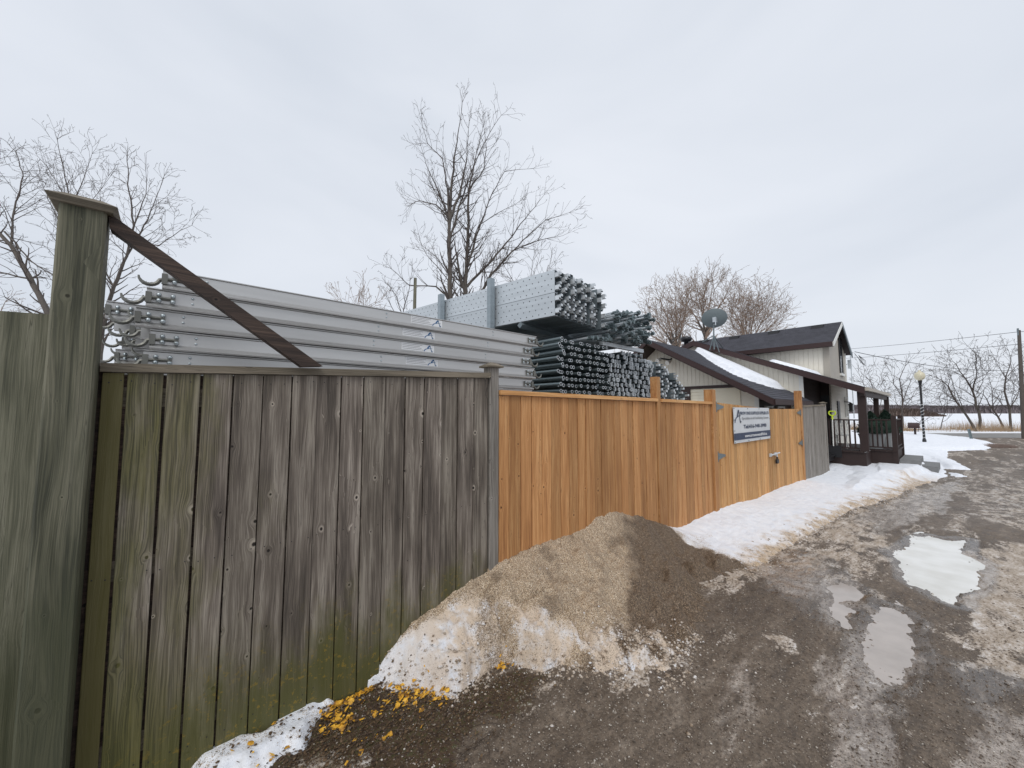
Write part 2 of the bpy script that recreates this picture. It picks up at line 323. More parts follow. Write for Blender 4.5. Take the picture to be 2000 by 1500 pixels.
# ------------------------------------------------------------------ mesh helpers
def mesh_np(name, V, F, mat, parent=None, smooth=False, attr=None):
    """V (n,3) array, F (m,k) array or list of index tuples"""
    me = bpy.data.meshes.new(name)
    if isinstance(F, np.ndarray):
        m, k = F.shape; me.vertices.add(len(V)); me.vertices.foreach_set('co', np.ascontiguousarray(V, np.float32).ravel())
        me.loops.add(m*k); me.loops.foreach_set('vertex_index', F.astype(np.int32).ravel())
        me.polygons.add(m); me.polygons.foreach_set('loop_start', np.arange(0, m*k, k, dtype=np.int32))
        if bpy.app.version < (4, 1): me.polygons.foreach_set('loop_total', np.full(m, k, np.int32))
    else: me.from_pydata([tuple(v) for v in V], [], [tuple(f) for f in F])
    me.update(calc_edges=True)
    if smooth: me.polygons.foreach_set('use_smooth', np.ones(len(me.polygons), bool))
    if attr is not None:
        a = me.color_attributes.new('mask', 'FLOAT_COLOR', 'POINT'); a.data.foreach_set('color', np.ascontiguousarray(attr, np.float32).ravel())
    me.materials.append(mat)
    o = bpy.data.objects.new(name, me); COL.objects.link(o)
    if parent: o.parent = parent
    return o
def tag(o, label=None, cat=None, group=None, kind=None):
    if label: o['label'] = label
    if cat: o['category'] = cat
    if group: o['group'] = group
    if kind: o['kind'] = kind
    return o
def empty(name, loc=(0, 0, 0), label=None, cat=None, group=None, rz=0):
    o = bpy.data.objects.new(name, None); COL.objects.link(o); o.location = loc; o.rotation_euler = (0, 0, rz); o.empty_display_size = .1
    return tag(o, label, cat, group)
class MB:
    def __init__(s): s.v = []; s.f = []
    def add(s, V, F):
        b = len(s.v); s.v += [tuple(map(float, p)) for p in V]; s.f += [tuple(b+i for i in f) for f in F]; return s
    def box(s, x0, x1, y0, y1, z0, z1):
        return s.add([(x0, y0, z0), (x1, y0, z0), (x1, y1, z0), (x0, y1, z0), (x0, y0, z1), (x1, y0, z1), (x1, y1, z1), (x0, y1, z1)],
                     [(0, 3, 2, 1), (4, 5, 6, 7), (0, 1, 5, 4), (1, 2, 6, 5), (2, 3, 7, 6), (3, 0, 4, 7)])
    def prism(s, poly, a, b, ax='y'):
        """poly of 2-D points extruded from a to b along axis ax; (x,z) for y, (y,z) for x, (x,y) for z"""
        n = len(poly)
        def P(p, t): return {'y': (p[0], t, p[1]), 'x': (t, p[0], p[1]), 'z': (p[0], p[1], t)}[ax]
        V = [P(p, a) for p in poly]+[P(p, b) for p in poly]
        return s.add(V, [tuple(range(n-1, -1, -1)), tuple(range(n, 2*n))]+[(i, (i+1) % n, n+(i+1) % n, n+i) for i in range(n)])
    def tube(s, pts, r, k=8, caps=True):
        pts = [Vector(p) for p in pts]; n = len(pts); rs = r if isinstance(r, (list, tuple)) else [r]*n; V = []; up = None
        for i, p in enumerate(pts):
            d = (pts[min(i+1, n-1)]-pts[max(i-1, 0)]).normalized()
            if up is None: up = Vector((0, 0, 1)) if abs(d.z) < .9 else Vector((1, 0, 0))
            u = d.cross(up).normalized(); w = u.cross(d).normalized(); up = w
            V += [p+(u*math.cos(2*math.pi*j/k)+w*math.sin(2*math.pi*j/k))*rs[i] for j in range(k)]
        F = [(i*k+j, i*k+(j+1) % k, (i+1)*k+(j+1) % k, (i+1)*k+j) for i in range(n-1) for j in range(k)]
        if caps: F += [tuple(range(k-1, -1, -1)), tuple((n-1)*k+j for j in range(k))]
        return s.add(V, F)
    def lathe(s, prof, c=(0, 0), k=16):
        V = [(c[0]+r*math.cos(2*math.pi*j/k), c[1]+r*math.sin(2*math.pi*j/k), z) for r, z in prof for j in range(k)]
        n = len(prof)
        return s.add(V, [(i*k+j, i*k+(j+1) % k, (i+1)*k+(j+1) % k, (i+1)*k+j) for i in range(n-1) for j in range(k)]+[tuple(range(k-1, -1, -1)), tuple((n-1)*k+j for j in range(k))])
    def dome(s, c, r, n, k=6):      # small rivet head facing direction n
        n = Vector(n).normalized(); u = n.orthogonal().normalized(); w = n.cross(u); c = Vector(c)
        V = [c+(u*math.cos(2*math.pi*j/k)+w*math.sin(2*math.pi*j/k))*r for j in range(k)]
        V += [c+n*r*.55+(u*math.cos(2*math.pi*j/k)+w*math.sin(2*math.pi*j/k))*r*.62 for j in range(k)]+[c+n*r*.75]
        return s.add(V, [(j, (j+1) % k, k+(j+1) % k, k+j) for j in range(k)]+[(k+j, k+(j+1) % k, 2*k) for j in range(k)])
    def build(s, name, mat, parent=None, smooth=False, origin=None):
        V = s.v
        if origin: V = [(p[0]-origin[0], p[1]-origin[1], p[2]-origin[2]) for p in V]
        me = bpy.data.meshes.new(name); me.from_pydata(V, [], s.f); me.update()
        if smooth:
            for p in me.polygons: p.use_smooth = True
        me.materials.append(mat); o = bpy.data.objects.new(name, me); COL.objects.link(o)
        if parent: o.parent = parent
        if origin: o.location = origin
        return o
def board(name, s0, s1, z0, za, zb, Df, th, mat, parent, c=.002, lean=.0025, jit=.0025):
    """upright board: chamfered section, sloping top za (at s0) to zb (at s1); origin at its foot; front face at Y = Df"""
    w = s1-s0; hw = w/2; h = th
    sec = [(-hw+c, 0), (hw-c, 0), (hw, c), (hw, h-c), (hw-c, h), (-hw+c, h), (-hw, h-c), (-hw, c)]
    V = [(x, y, 0) for x, y in sec]+[(x, y, za-z0+(zb-za)*(x+hw)/w) for x, y in sec]
    F = [tuple(range(7, -1, -1)), tuple(range(8, 16))]+[(i, (i+1) % 8, 8+(i+1) % 8, 8+i) for i in range(8)]
    o = MB().add(V, F).build(name, mat, parent)
    o.location = ((s0+s1)/2, Df+random.uniform(-jit, jit), z0); o.rotation_euler = (random.uniform(-.001, .001), random.uniform(-lean, lean), random.uniform(-.006, .006))
    return o
def copytree(o, parent=None):
    c = o.copy(); COL.objects.link(c); c.parent = parent
    for k in ('label', 'group'):
        pass
    for ch in list(o.children): copytree(ch, c)
    return c

# ================================================================== GROUND
def axis(a, b, d0, grow):
    out = [a]; x = a
    while x < b: x += d0*max(1., grow(x)); out.append(x)
    return np.array(out)
def grid_faces(n, m):
    i = np.arange(n-1)[:, None]*m+np.arange(m-1)[None, :]
    return np.stack([i, i+m, i+m+1, i+1], -1).reshape(-1, 4)
PUD1 = gpoly((1738, 1078), (1768, 1068), (1790, 1048), (1812, 1043), (1850, 1052), (1886, 1052), (1884, 1078), (1918, 1096), (1912, 1122), (1908, 1145), (1880, 1158), (1866, 1180), (1842, 1166), (1806, 1146), (1775, 1130), (1768, 1105))
PUD2 = gpoly((1712, 1180), (1748, 1182), (1778, 1205), (1776, 1240), (1792, 1275), (1770, 1300), (1745, 1335), (1715, 1322), (1690, 1300), (1682, 1262), (1702, 1225))
PUD3 = gpoly((1598, 1140), (1640, 1128), (1680, 1150), (1688, 1172), (1660, 1178), (1680, 1192), (1655, 1200), (1668, 1222), (1640, 1220), (1610, 1175))
ICE = [  # (polygon, strength)
    (gpoly((1330, 1120), (1400, 1105), (1480, 1070), (1560, 1020), (1700, 990), (1740, 1050), (1760, 1110), (1700, 1130), (1600, 1150), (1540, 1115), (1450, 1150), (1390, 1180)), .62),
    (gpoly((1870, 1080), (1960, 1060), (2200, 1080), (2300, 1400), (2000, 1330), (1880, 1300), (1850, 1230), (1870, 1190)), .85),
    (gpoly((1880, 965), (1960, 940), (2200, 930), (2300, 1040), (2000, 1040), (1900, 1010)), .5),
    (gpoly((1760, 955), (1860, 925), (1990, 915), (1980, 935), (1840, 975), (1720, 990)), .42),
    (gpoly((1150, 1260), (1240, 1230), (1330, 1285), (1350, 1320), (1290, 1330), (1270, 1365), (1230, 1330)), .72),
    (gpoly((985, 1385), (1020, 1345), (1085, 1320), (1090, 1332), (1040, 1365), (1000, 1405)), .62),
    (gpoly((860, 1400), (905, 1385), (915, 1420), (880, 1430)), .5), (gpoly((1170, 1320), (1200, 1290), (1330, 1270), (1400, 1310), (1300, 1345), (1180, 1360)), .5),
    (gpoly((1395, 1240), (1430, 1195), (1450, 1215), (1430, 1260), (1390, 1262)), .75),
    (gpoly((1490, 1245), (1510, 1247), (1525, 1268), (1505, 1265)), 1.2),
    (gpoly((560, 1480), (680, 1440), (720, 1480), (700, 1530), (560, 1530)), .55),
    (gpoly((1625, 1290), (1700, 1260), (1790, 1290), (1760, 1400), (1740, 1540), (1600, 1540), (1640, 1380)), .34),
    (gpoly((1640, 1060), (1740, 1100), (1720, 1210), (1640, 1210), (1600, 1150)), .38),
]
WET = [gpoly((1620, 1290), (1720, 1180), (1800, 1240), (1810, 1330), (1780, 1560), (1640, 1560), (1660, 1400)),
       gpoly((1360, 1110), (1520, 1060), (1640, 1080), (1700, 1200), (1600, 1230), (1470, 1120)),
       gpoly((1640, 990), (1800, 930), (2000, 880), (2050, 1000), (1900, 1050), (1700, 1050)),
       gpoly((1850, 1310), (1960, 1280), (2000, 1340), (1960, 1420), (1860, 1380))]
SILT_SHEEN = [gpoly((1640, 1290), (1705, 1185), (1760, 1180), (1800, 1250), (1800, 1340), (1770, 1400), (1740, 1560), (1580, 1560), (1625, 1400)), gpoly((1450, 1110), (1560, 1080), (1660, 1120), (1690, 1190), (1630, 1230), (1560, 1170)), gpoly((1880, 1400), (1960, 1370), (2100, 1400), (2100, 1600), (1840, 1600)), gpoly((1380, 1290), (1480, 1260), (1520, 1400), (1460, 1520), (1340, 1520)), gpoly((1650, 1010), (1800, 950), (1900, 930), (1850, 1000), (1700, 1060))]  # pale mud areas with the sky sheen of wet ground painted in
LEAF = gpoly((340, 1500), (650, 1357), (760, 1310), (900, 1350), (1000, 1320), (1080, 1310), (1000, 1370), (900, 1400), (850, 1500), (820, 1700), (200, 1700))
def ground_h(s, D):
    z = gslope(s)+fbm(s, D, 1.1, 4, 3)*.035+fbm(s, D, 9., 4, 9, .6)*.020
    fine = np.exp(-np.maximum(s, 0)/7.)
    z = z+fbm(s, D, 38., 3, 21, .6)*.014*fine
    for c, w in ((.42, .17), (-1.15, .2)):           # wheel ruts
        z = z-.022*np.exp(-((D-c-.05*np.sin(s*.7))/w)**2)*sm(1.5, 3, s)*(.6+fbm(s, D, 6., 2, 5))
    wob = fbm(s, D, 3.2, 4, 31)*.26+fbm(s, D, 17., 4, 32, .65)*.16
    for P, dep in ((PUD1, .050), (PUD2, .038), (PUD3, .034)):
        k = sm(-.10, .12, sdf(s, D, P)+wob*.5); z = z*(1-k)+k*(gslope(s)-dep+.010*fbm(s, D, 12., 3, 8)) if P is not PUD1 else z*(1-k*.95)+k*.95*(-dep)
    return z
s_ax = axis(-1.2, 60, .011, lambda x: 1+max(0, x-2.0)*.75)
d_ax = np.concatenate([-axis(1.3, 24, .02, lambda x: 1+(x-1.3)*3)[::-1], axis(-1.28, 2.72, .0115, lambda x: 1.), axis(2.75, 9, .05, lambda x: 1+(x-2.7)*1.5)])
S_, D_ = np.meshgrid(s_ax, d_ax, indexing='ij'); s = S_.ravel(); D = D_.ravel()
z = ground_h(s, D)
z = np.where((D > 2.62) & (s < 14.3), -.12, z)
ice = np.zeros(s.shape)
brk = .55+.9*np.clip(fbm(s*.55, D, 7., 4, 78, .6)*2+.5, 0, 1)
for P, st in ICE: ice = np.maximum(ice, st*brk*sm(-.12, .16, sdf(s, D, P)+fbm(s, D, 4., 4, 77, .65)*.5))
streak = fbm(s*.6, D*3.2, 1.5, 4, 90)
ice = np.maximum(ice, .55*sm(-.02, .16, streak)*sm(5, 9, s)*(D < 2.4)); ice = np.maximum(ice, .30*sm(.10, .25, streak)*(D < .2))
wet = np.zeros(s.shape)
for P, ws in zip(WET, (1, 1, .42, .8)): wet = np.maximum(wet, ws*sm(-.15, .2, sdf(s, D, P)+fbm(s, D, 2.5, 3, 55)*.5))
for P in (PUD1, PUD2, PUD3): wet = np.maximum(wet, sm(-.22, -.02, sdf(s, D, P)))
silt_sheen = np.zeros(s.shape)
for P, w_ in zip(SILT_SHEEN, (1, .8, .8, .45, .6)): silt_sheen = np.maximum(silt_sheen, w_*sm(-.12, .2, sdf(s, D, P)+fbm(s*.6, D*1.6, 3.5, 4, 57)*.5))
leaf = sm(-.25, .15, sdf(s, D, LEAF)+fbm(s, D, 5., 3, 66)*.3)*(s < 2.6)
lane = mesh_np('driveway', np.stack([s, D, z], 1), grid_faces(len(s_ax), len(d_ax)), M['mud'], smooth=True, attr=np.stack([ice, wet, leaf, silt_sheen], 1))
tag(lane, 'muddy brown gravel lane with wheel ruts, old ice and meltwater', kind='structure')
gr = MB().add([(-2500, -2500, -.42), (2500, -2500, -.42), (2500, 2500, -.42), (-2500, 2500, -.42)], [(0, 1, 2, 3)]).build('ground', M['field'])
tag(gr, 'flat snow covered land reaching to the horizon', kind='structure')
yd = MB().add([(-30, 2.75, -.2), (14.2, 2.75, -.2), (14.2, 40, -.2), (-30, 40, -.2)], [(0, 1, 2, 3)]).build('yard', M['soil'])
tag(yd, 'storage yard of patchy snow and soil behind the fence', kind='structure')
rv = []
for i in range(40):
    X = 4+i*3.; off = .25*math.sin(i*.8)
    for t in (27.6+off, 33.6): w_ = c2w(X, t); rv.append((w_[0], w_[1], -.205))
rd = MB().add(rv, [(2*i, 2*i+2, 2*i+3, 2*i+1) for i in range(39)]).build('road', M['asphalt'])
tag(rd, 'grey asphalt road crossing behind the lamp post', kind='structure')
ev = []
for i in range(40):
    X = 4+i*3.
    for t, zz in ((33.5, -.3), (33.9, -.12), (35.5, -.05+.06*math.sin(i*1.7)), (38, -.4)): w_ = c2w(X, t); ev.append((w_[0], w_[1], zz))
eb = MB().add(ev, [(4*i+j, 4*i+4+j, 4*i+5+j, 4*i+1+j) for i in range(39) for j in range(3)]).build('snow_verge', M['field'], smooth=True)
tag(eb, 'snow windrow along the far edge of the road', kind='structure')
for nm, P, zz, mt, lb in (('puddle', PUD1, -.024, 'water', 'large pale puddle of milky meltwater, the widest on the lane'), ('puddle', PUD2, -.0215, 'water2', 'long grey puddle in the wheel rut nearest the camera'), ('puddle', PUD3, -.022, 'water2', 'small brown shallow puddle left of the long grey one')):
    c = np.mean(P, 0); Q = [(c[0]+(p[0]-c[0])*1.25, c[1]+(p[1]-c[1])*1.25) for p in P]
    o = MB().add([(q[0], q[1], zz) for q in Q], [tuple(range(len(Q)))]).build(nm, M[mt]); tag(o, lb, 'puddle')

# ------------------------------------------------------------------ SNOW
toe = [(-.5, 2.7), (.98, 2.7), (1.0, 2.52), (1.08, 2.42)]+[gpt(*q) for q in ((830, 1352), (900, 1350), (980, 1290), (1060, 1310), (1100, 1300), (1190, 1310), (1300, 1290), (1380, 1220), (1400, 1180), (1372, 1140), (1430, 1090), (1500, 1050), (1600, 1000), (1700, 970), (1790, 945), (1850, 932))]
toe = [(p[0], p[1]-.30*float(sm(4.2, 5.2, p[0])*sm(15.5, 11, p[0]))) for p in toe]
toe_s = [p[0] for p in toe]; toe_D = [p[1] for p in toe]
rid = [(.9, 0.), (1.05, .05), (1.2, .13), (1.46, .20), (1.76, .29), (2.03, .35), (2.47, .45), (2.81, .515), (3.1, .555), (3.32, .63), (3.64, .625), (4.15, .49), (4.75, .24), (5.02, .15), (5.31, .125), (6.35, .155), (7.3, .10), (8.23, .03), (11.6, .11), (14, .12), (16, .2), (20, .2), (40, .2)]
# snow lying apart from the bank: (outline, height)
SP = [(gpoly((648, 1358), (655, 1380), (620, 1420), (600, 1470), (555, 1478), (520, 1500), (480, 1530), (340, 1530), (345, 1497), (440, 1452), (500, 1438), (560, 1392), (600, 1368)), .055),
      (gpoly((740, 1338), (790, 1340), (870, 1345), (905, 1365), (880, 1372), (820, 1352), (745, 1352)), .022),
      (gpoly((1612, 900), (1700, 898), (1790, 905), (1830, 925), (1800, 950), (1700, 975), (1612, 960)), .22),
      (gpoly((1700, 905), (1760, 897), (1800, 908), (1825, 925), (1780, 940), (1700, 940)), .26),
      (gpoly((1775, 880), (1812, 877), (1850, 895), (1872, 905), (1900, 918), (1850, 919), (1800, 893)), .10),
      (gpoly((1690, 862), (1760, 850), (1830, 852), (1900, 858), (1945, 867), (1925, 879), (1860, 881), (1690, 882)), .16),
      (gpoly((1848, 923), (1880, 925), (1892, 932), (1862, 934)), .05)]
s_ax2 = axis(0, 46, .0125, lambda x: 1+max(0, x-3.6)*.9)
d_ax2 = np.concatenate([-axis(.32, 6, .03, lambda x: 1+x*2)[::-1], axis(-.3, 2.60, .0125, lambda x: 1.), axis(2.63, 16, .05, lambda x: 1+(x-2.6)*2)])
def snow_H(s, D):
    W_ = 2.46-np.interp(s, toe_s, toe_D); W_ = np.maximum(W_, .02)
    jag = fbm(s, D, 3.5, 4, 40)*.16+fbm(s, D, 14., 3, 41)*.05
    x = np.clip((2.46-D)/W_+jag*np.minimum(1, .5/W_)+.0, 0, 2.)
    Hf = np.interp(s, [p[0] for p in rid], [p[1] for p in rid])
    pw = 1.05+.35*sm(2.2, 3.0, s)
    body = Hf*np.clip(1-x, -.4, 1)**1 if False else Hf*np.where(x < 1, np.clip(1-x, 0, 1)**pw, 0)
    lip = np.interp(s, [1.0, 1.3, 2.0, 2.5, 3.0, 3.6, 4.3, 5.5, 8, 40], [.05, .14, .16, .07, .01, .0, .02, .05, .07, .05])
    lipf = lip*(1-np.clip(x, 0, 1)**12)
    H = body+lipf-np.clip(x-1, 0, 1)*.5
    lump = sm(.05, .9, x)*sm(1.4, .9, x)*(s < 4.7)
    H = H+sm(.0, .25, x)*sm(1.1, .7, x)*(s < 4.8)*fbm(s, D, 2.8, 4, 49, .6)*.24+lump*(fbm(s, D, 5., 4, 44)*.20+fbm(s, D, 15., 3, 48, .6)*.075)+fbm(s, D, 2., 3, 45)*.05*np.minimum(1, Hf/.2+.2)+fbm(s, D, 22., 4, 46, .65)*(.018+.018*(s < 4.8))
    # two slump cracks in the cut face of the pile
    for a, b, w in (((1.83, 2.3), (1.80, 1.98), .022), ((2.24, 1.95), (2.26, 1.62), .02), ((2.0, 2.2), (2.22, 2.1), .02)):
        ex, ey = b[0]-a[0], b[1]-a[1]; t = np.clip(((s-a[0])*ex+(D-a[1])*ey)/(ex*ex+ey*ey), 0, 1)
        dd = np.hypot(s-a[0]-ex*t, D-a[1]-ey*t)+fbm(s, D, 12., 2, 47)*.03
        H = H-.10*np.exp(-(dd/w)**2)*(x < .95)
    H = np.where((s < .98), -.2, H)
    H = np.where((D > 2.5) & (s < 14.4), H*0+np.minimum(H, .05), H)
    for i, (P, h) in enumerate(SP):
        k = sdf(s, D, P)+fbm(s, D, 2.5 if i > 1 else 9., 4, 60+i)*(.3 if i > 1 else .10); wd = .9 if i == 2 else .45 if i == 5 else (.25 if i > 2 else .07)
        H = np.maximum(H, h*sm(0, wd, k)+.02-.10*sm(.02, -.05, k)+fbm(s, D, 9., 3, 50)*.015*(k > 0))
    return H
S_, D_ = np.meshgrid(s_ax2, d_ax2, indexing='ij'); s = S_.ravel(); D = D_.ravel()
H = snow_H(s, D)
gz = gslope(s)
z = gz+H-.012
W_ = 2.46-np.interp(s, toe_s, toe_D); x = (2.46-D)/np.maximum(W_, .05)
n1 = fbm(s, D, 2.2, 4, 70); n2 = fbm(s, D, 7., 4, 71)
pile = sm(5.0, 4.5, s+n1*.6)*sm(.9, 1.5, s)
# grit covers the crest and upper slope, the cut lower faces are cleaner
crest = sm(.30+.28*sm(2.0, 2.9, 2.9*0+s), .05, x+n2*.5-.55*sm(1.5, 2.2, s)+.10)
crest = np.maximum(crest, sm(2.75, 3.1, s+n2*.5))
dirt = pile*crest
tan_patch = pile*sm(.0, .14, n1+.02)*.45; dirt = np.maximum(dirt, tan_patch*sm(1.25, 1.7, s)); dirt = np.maximum(dirt, pile*sm(1.4, 1.9, s)*(.62*sm(-.02, .16, n2)+.25*sm(.1, -.1, n1)))
brown = pile*sm(3.15, 3.95, s+n2*.35+(x*1.9-.40)+n1*.4)
bank = 1-pile
edge = sm(.70, 1.05, x+n2*.5)*bank*(s > 4)*sm(17, 15, s)*(D < 2.4)
dirt = np.maximum(dirt, edge*.42); dirt = np.where((s < .98), .0+n2*.4, dirt)
dirt = np.maximum(dirt, .30*sm(5.9, 5.0, s)*bank*sm(-.05, .15, n2))
warm = np.clip(pile*.8+edge*.9+bank*.12*sm(.3, 1., x)*(s < 17), 0, 1)*np.where(s < .98, .3, 1)
attr = np.stack([dirt, brown, warm, np.ones(len(s))], 1)
V = np.stack([s, D, z], 1); Fq = grid_faces(len(s_ax2), len(d_ax2))
zf = (z-ground_h(s, D))
keep = (zf[Fq].max(1) > -.03) & ~((V[Fq[:, 0], 0] < 14.3) & (V[Fq[:, 0], 1] > 2.62)); Fq = Fq[keep]
split = (V[Fq[:, 0], 0]+n1[Fq[:, 0]]*.6) < 4.85; low = V[Fq[:, 0], 0] < .99
def sub(mask, name, label, cat=None, kind=None):
    f = Fq[mask]; u, inv = np.unique(f, return_inverse=True)
    return tag(mesh_np(name, V[u], inv.reshape(f.shape), M['snow'], smooth=True, attr=attr[u]), label, cat, kind=kind)
sub(split & ~low, 'snow_pile', 'high dirty snow pile covered in tan and brown grit against the cedar fence', 'snow pile')
sub(low, 'snow_patch', 'small clean snow patch at the foot of the mossy grey boards', 'snow patch')
sub(~split & ~low, 'snow_bank', 'white snow bank lying along the gate towards the porch', kind='structure')

# stones, grit, chips
def scatter(name, n, region, size, hfun, mat, label, dens=None, flat=.6, seed=1, zoff=.3):
    rs = np.random.RandomState(seed); P = np.zeros((0, 2))
    while len(P) < n:
        q = np.stack([rs.uniform(region[0], region[1], n*3), rs.uniform(region[2], region[3], n*3)], 1)
        if dens is not None: q = q[rs.rand(len(q)) < dens(q[:, 0], q[:, 1])]
        P = np.concatenate([P, q]) if len(q) else P
    P = P[:n]; zz = hfun(P[:, 0], P[:, 1])
    base = np.array([(0, 0, 1), (.9, 0, .2), (.28, .86, .25), (-.73, .53, .15), (-.73, -.53, .2), (.28, -.86, .15), (0, 0, -.8)])
    F = np.array([(0, 1, 2), (0, 2, 3), (0, 3, 4), (0, 4, 5), (0, 5, 1), (6, 2, 1), (6, 3, 2), (6, 4, 3), (6, 5, 4), (6, 1, 5)])
    a = rs.uniform(0, 6.28, n); sz = size[0]+(size[1]-size[0])*rs.rand(n)**3
    Vv = base[None]*(1+rs.uniform(-.3, .3, (n, 7, 3)))*sz[:, None, None]*np.array([1, 1, flat])
    el = rs.uniform(.6, 1.2, n)[:, None]; Vv[:, :, 0] *= el
    ca, sa = np.cos(a)[:, None], np.sin(a)[:, None]
    X = Vv[:, :, 0]*ca-Vv[:, :, 1]*sa+P[:, 0:1]; Y = Vv[:, :, 0]*sa+Vv[:, :, 1]*ca+P[:, 1:2]; Z = Vv[:, :, 2]+(zz+sz*flat*zoff)[:, None]
    Vf = np.stack([X, Y, Z], -1).reshape(-1, 3); Ff = (F[None]+np.arange(n)[:, None, None]*7).reshape(-1, 3)
    return tag(mesh_np(name, Vf, Ff, mat), label, kind='stuff')
vis = lambda s, D: ((s*RT[0]+D*RT[1]) < 1.45*(s*FW[0]+D*FW[1])+.2)*((s*FW[0]+D*FW[1]) > 1.2)*1.
lane_h = lambda s, D: ground_h(s, D)
notpud = lambda s, D: (np.maximum(np.maximum(sdf(s, D, PUD1), sdf(s, D, PUD2)), sdf(s, D, PUD3)) < .02)
nosnow = lambda s, D: (D < np.interp(s, toe_s, toe_D)+.05)
scatter('gravel', 26000, (.2, 5.2, -1.2, 2.45), (.002, .0085), lane_h, M['stone'], 'fine gravel strewn over the muddy lane', lambda s, D: vis(s, D)*notpud(s, D)*nosnow(s, D)*np.clip(1.3-s*.22, .1, 1), seed=2)
scatter('gravel', 700, (.2, 8, -1.5, 2.4), (.005, .014), lane_h, M['stone'], 'larger loose pebbles on the muddy lane', lambda s, D: vis(s, D)*notpud(s, D)*nosnow(s, D), seed=3)
pm = lambda s, D: np.maximum(sdf(s, D, PUD1), sdf(s, D, PUD2))
scatter('gravel', 260, (3, 8.2, -.3, .8), (.005, .018), lambda s, D: s*0-.027, M['stone'], 'pebbles and mud crumbs standing in the puddle margins', lambda s, D: (pm(s, D) > -.05)*(np.exp(-np.maximum(pm(s, D), 0)/.025)), seed=15)
pile_h = lambda s, D: gslope(s)+snow_H(s, D)-.012
def pdens(s, D):
    return ((D < 2.46) & (D > np.interp(s, toe_s, toe_D)+.02))*np.clip(.15+sm(1.6, 2.9, s)*1.+sm(.9, .2, (2.46-D)/.9)*.3, 0, 1)*sm(5.1, 4.6, s)
scatter('grit', 30000, (1.2, 5.0, 1.3, 2.46), (.0012, .0038), pile_h, M['grit'], 'coarse tan grit covering the dirty snow pile', pdens, seed=4, zoff=.1)
g = G('dirty_slush'); g_n = g.noise(g.pos(), 20., 4., .6)
M['slush'] = g.fin(g.ramp(g_n, [(.38, (.26, .19, .13)), (.52, (.50, .42, .34)), (.66, (.80, .79, .80))]), .6, 0, g.bump(g.noise(g.pos(), 150., 3.), .5, .01))
both_h = lambda s, D: np.maximum(lane_h(s, D), pile_h(s, D)*(D > np.interp(s, toe_s, toe_D)-.15)-9*(D <= np.interp(s, toe_s, toe_D)-.15))
SL = gpoly((1150, 1260), (1240, 1230), (1330, 1275), (1360, 1330), (1290, 1350), (1180, 1330))
def sdens(s, D):
    dt = D-np.interp(s, toe_s, toe_D); return (s > .95)*(s < 3.1)*np.exp(-(np.abs(dt)/.07)**1.3)*.9+.55*sm(-.12, .1, sdf(s, D, SL))*(fbm(s, D, 7., 3, 91) > -.02)+.02*(s < 3)*(D > .9)*(fbm(s, D, 5., 3, 92) > .08)
scatter('slush_lumps', 3000, (.3, 3.4, .9, 2.5), (.002, .017), both_h, M['slush'], 'small lumps of dirty slush broken off the snow pile', sdens, seed=8, flat=.7, zoff=.0)
def sdens2(s, D): return (s > 4.6)*vis(s, D)*np.exp(-(np.abs(D-np.interp(s, toe_s, toe_D))/.10)**1.3)
scatter('slush_lumps', 1500, (4.4, 14, .2, 2.3), (.004, .026), both_h, M['slush'], 'small lumps of slush along the melting edge of the snow bank', sdens2, seed=12, flat=.5, zoff=.0)
def chips(name, n, spots, size, mat, label, seed, up=.012, hf=lane_h):
    rs = np.random.RandomState(seed); Vs = []; Fs = []; b = 0
    C_ = np.array([gpt(*q[:2]) for q in spots]); wgt = np.array([q[3] for q in spots], float); wgt /= wgt.sum(); sg = np.array([q[2] for q in spots])
    idx = rs.choice(len(C_), n, p=wgt); P = C_[idx]+rs.normal(0, 1, (n, 2))*sg[idx][:, None]; P[:, 1] = np.minimum(P[:, 1], 2.43)
    l_, p_ = hf(P[:, 0], P[:, 1]), pile_h(P[:, 0], P[:, 1]); k_ = (p_ < l_+.02) | (rs.rand(n) < .12); P = P[k_]; n = len(P); Z = np.maximum(l_, p_)[k_]
    for i in range(n):
        k = rs.randint(5, 8); a0 = rs.rand()*6.28; sz = size[0]+(size[1]-size[0])*rs.rand()**2
        tilt = Matrix.Rotation(rs.uniform(-.7, .7), 3, 'X') @ Matrix.Rotation(rs.uniform(-.7, .7), 3, 'Y')
        ring = [Vector((math.cos(a0+6.283*j/k)*sz*rs.uniform(.45, 1.1), math.sin(a0+6.283*j/k)*sz*rs.uniform(.4, 1.)*.8, rs.uniform(-.15, .25)*sz)) for j in range(k)]
        c = Vector((P[i, 0], P[i, 1], Z[i]+up*rs.rand()+.003))
        pts = [tilt @ r_+c for r_ in ring]+[c+tilt @ Vector((0, 0, sz*.18))]+[c-tilt @ Vector((0, 0, sz*.05))]
        Vs += pts; Fs += [(b+j, b+(j+1) % k, b+k) for j in range(k)]+[(b+(j+1) % k, b+j, b+k+1) for j in range(k)]; b += k+2
    return tag(MB().add(Vs, Fs).build(name, mat), label, kind='stuff')
chips('yellow_chips', 620, [(690, 1355, .05, 2), (665, 1415, .045, 2.4), (815, 1355, .055, 4), (780, 1370, .05, 2), (860, 1362, .04, 1), (525, 1420, .03, 1), (640, 1390, .05, 1.5), (700, 1340, .04, 1), (980, 1298, .03, 1), (510, 1495, .06, 1.6), (730, 1420, .2, .8), (680, 1480, .2, .5)], (.005, .027), M['yellow'], 'bright yellow orange wood chips scattered by the fence foot', 5)
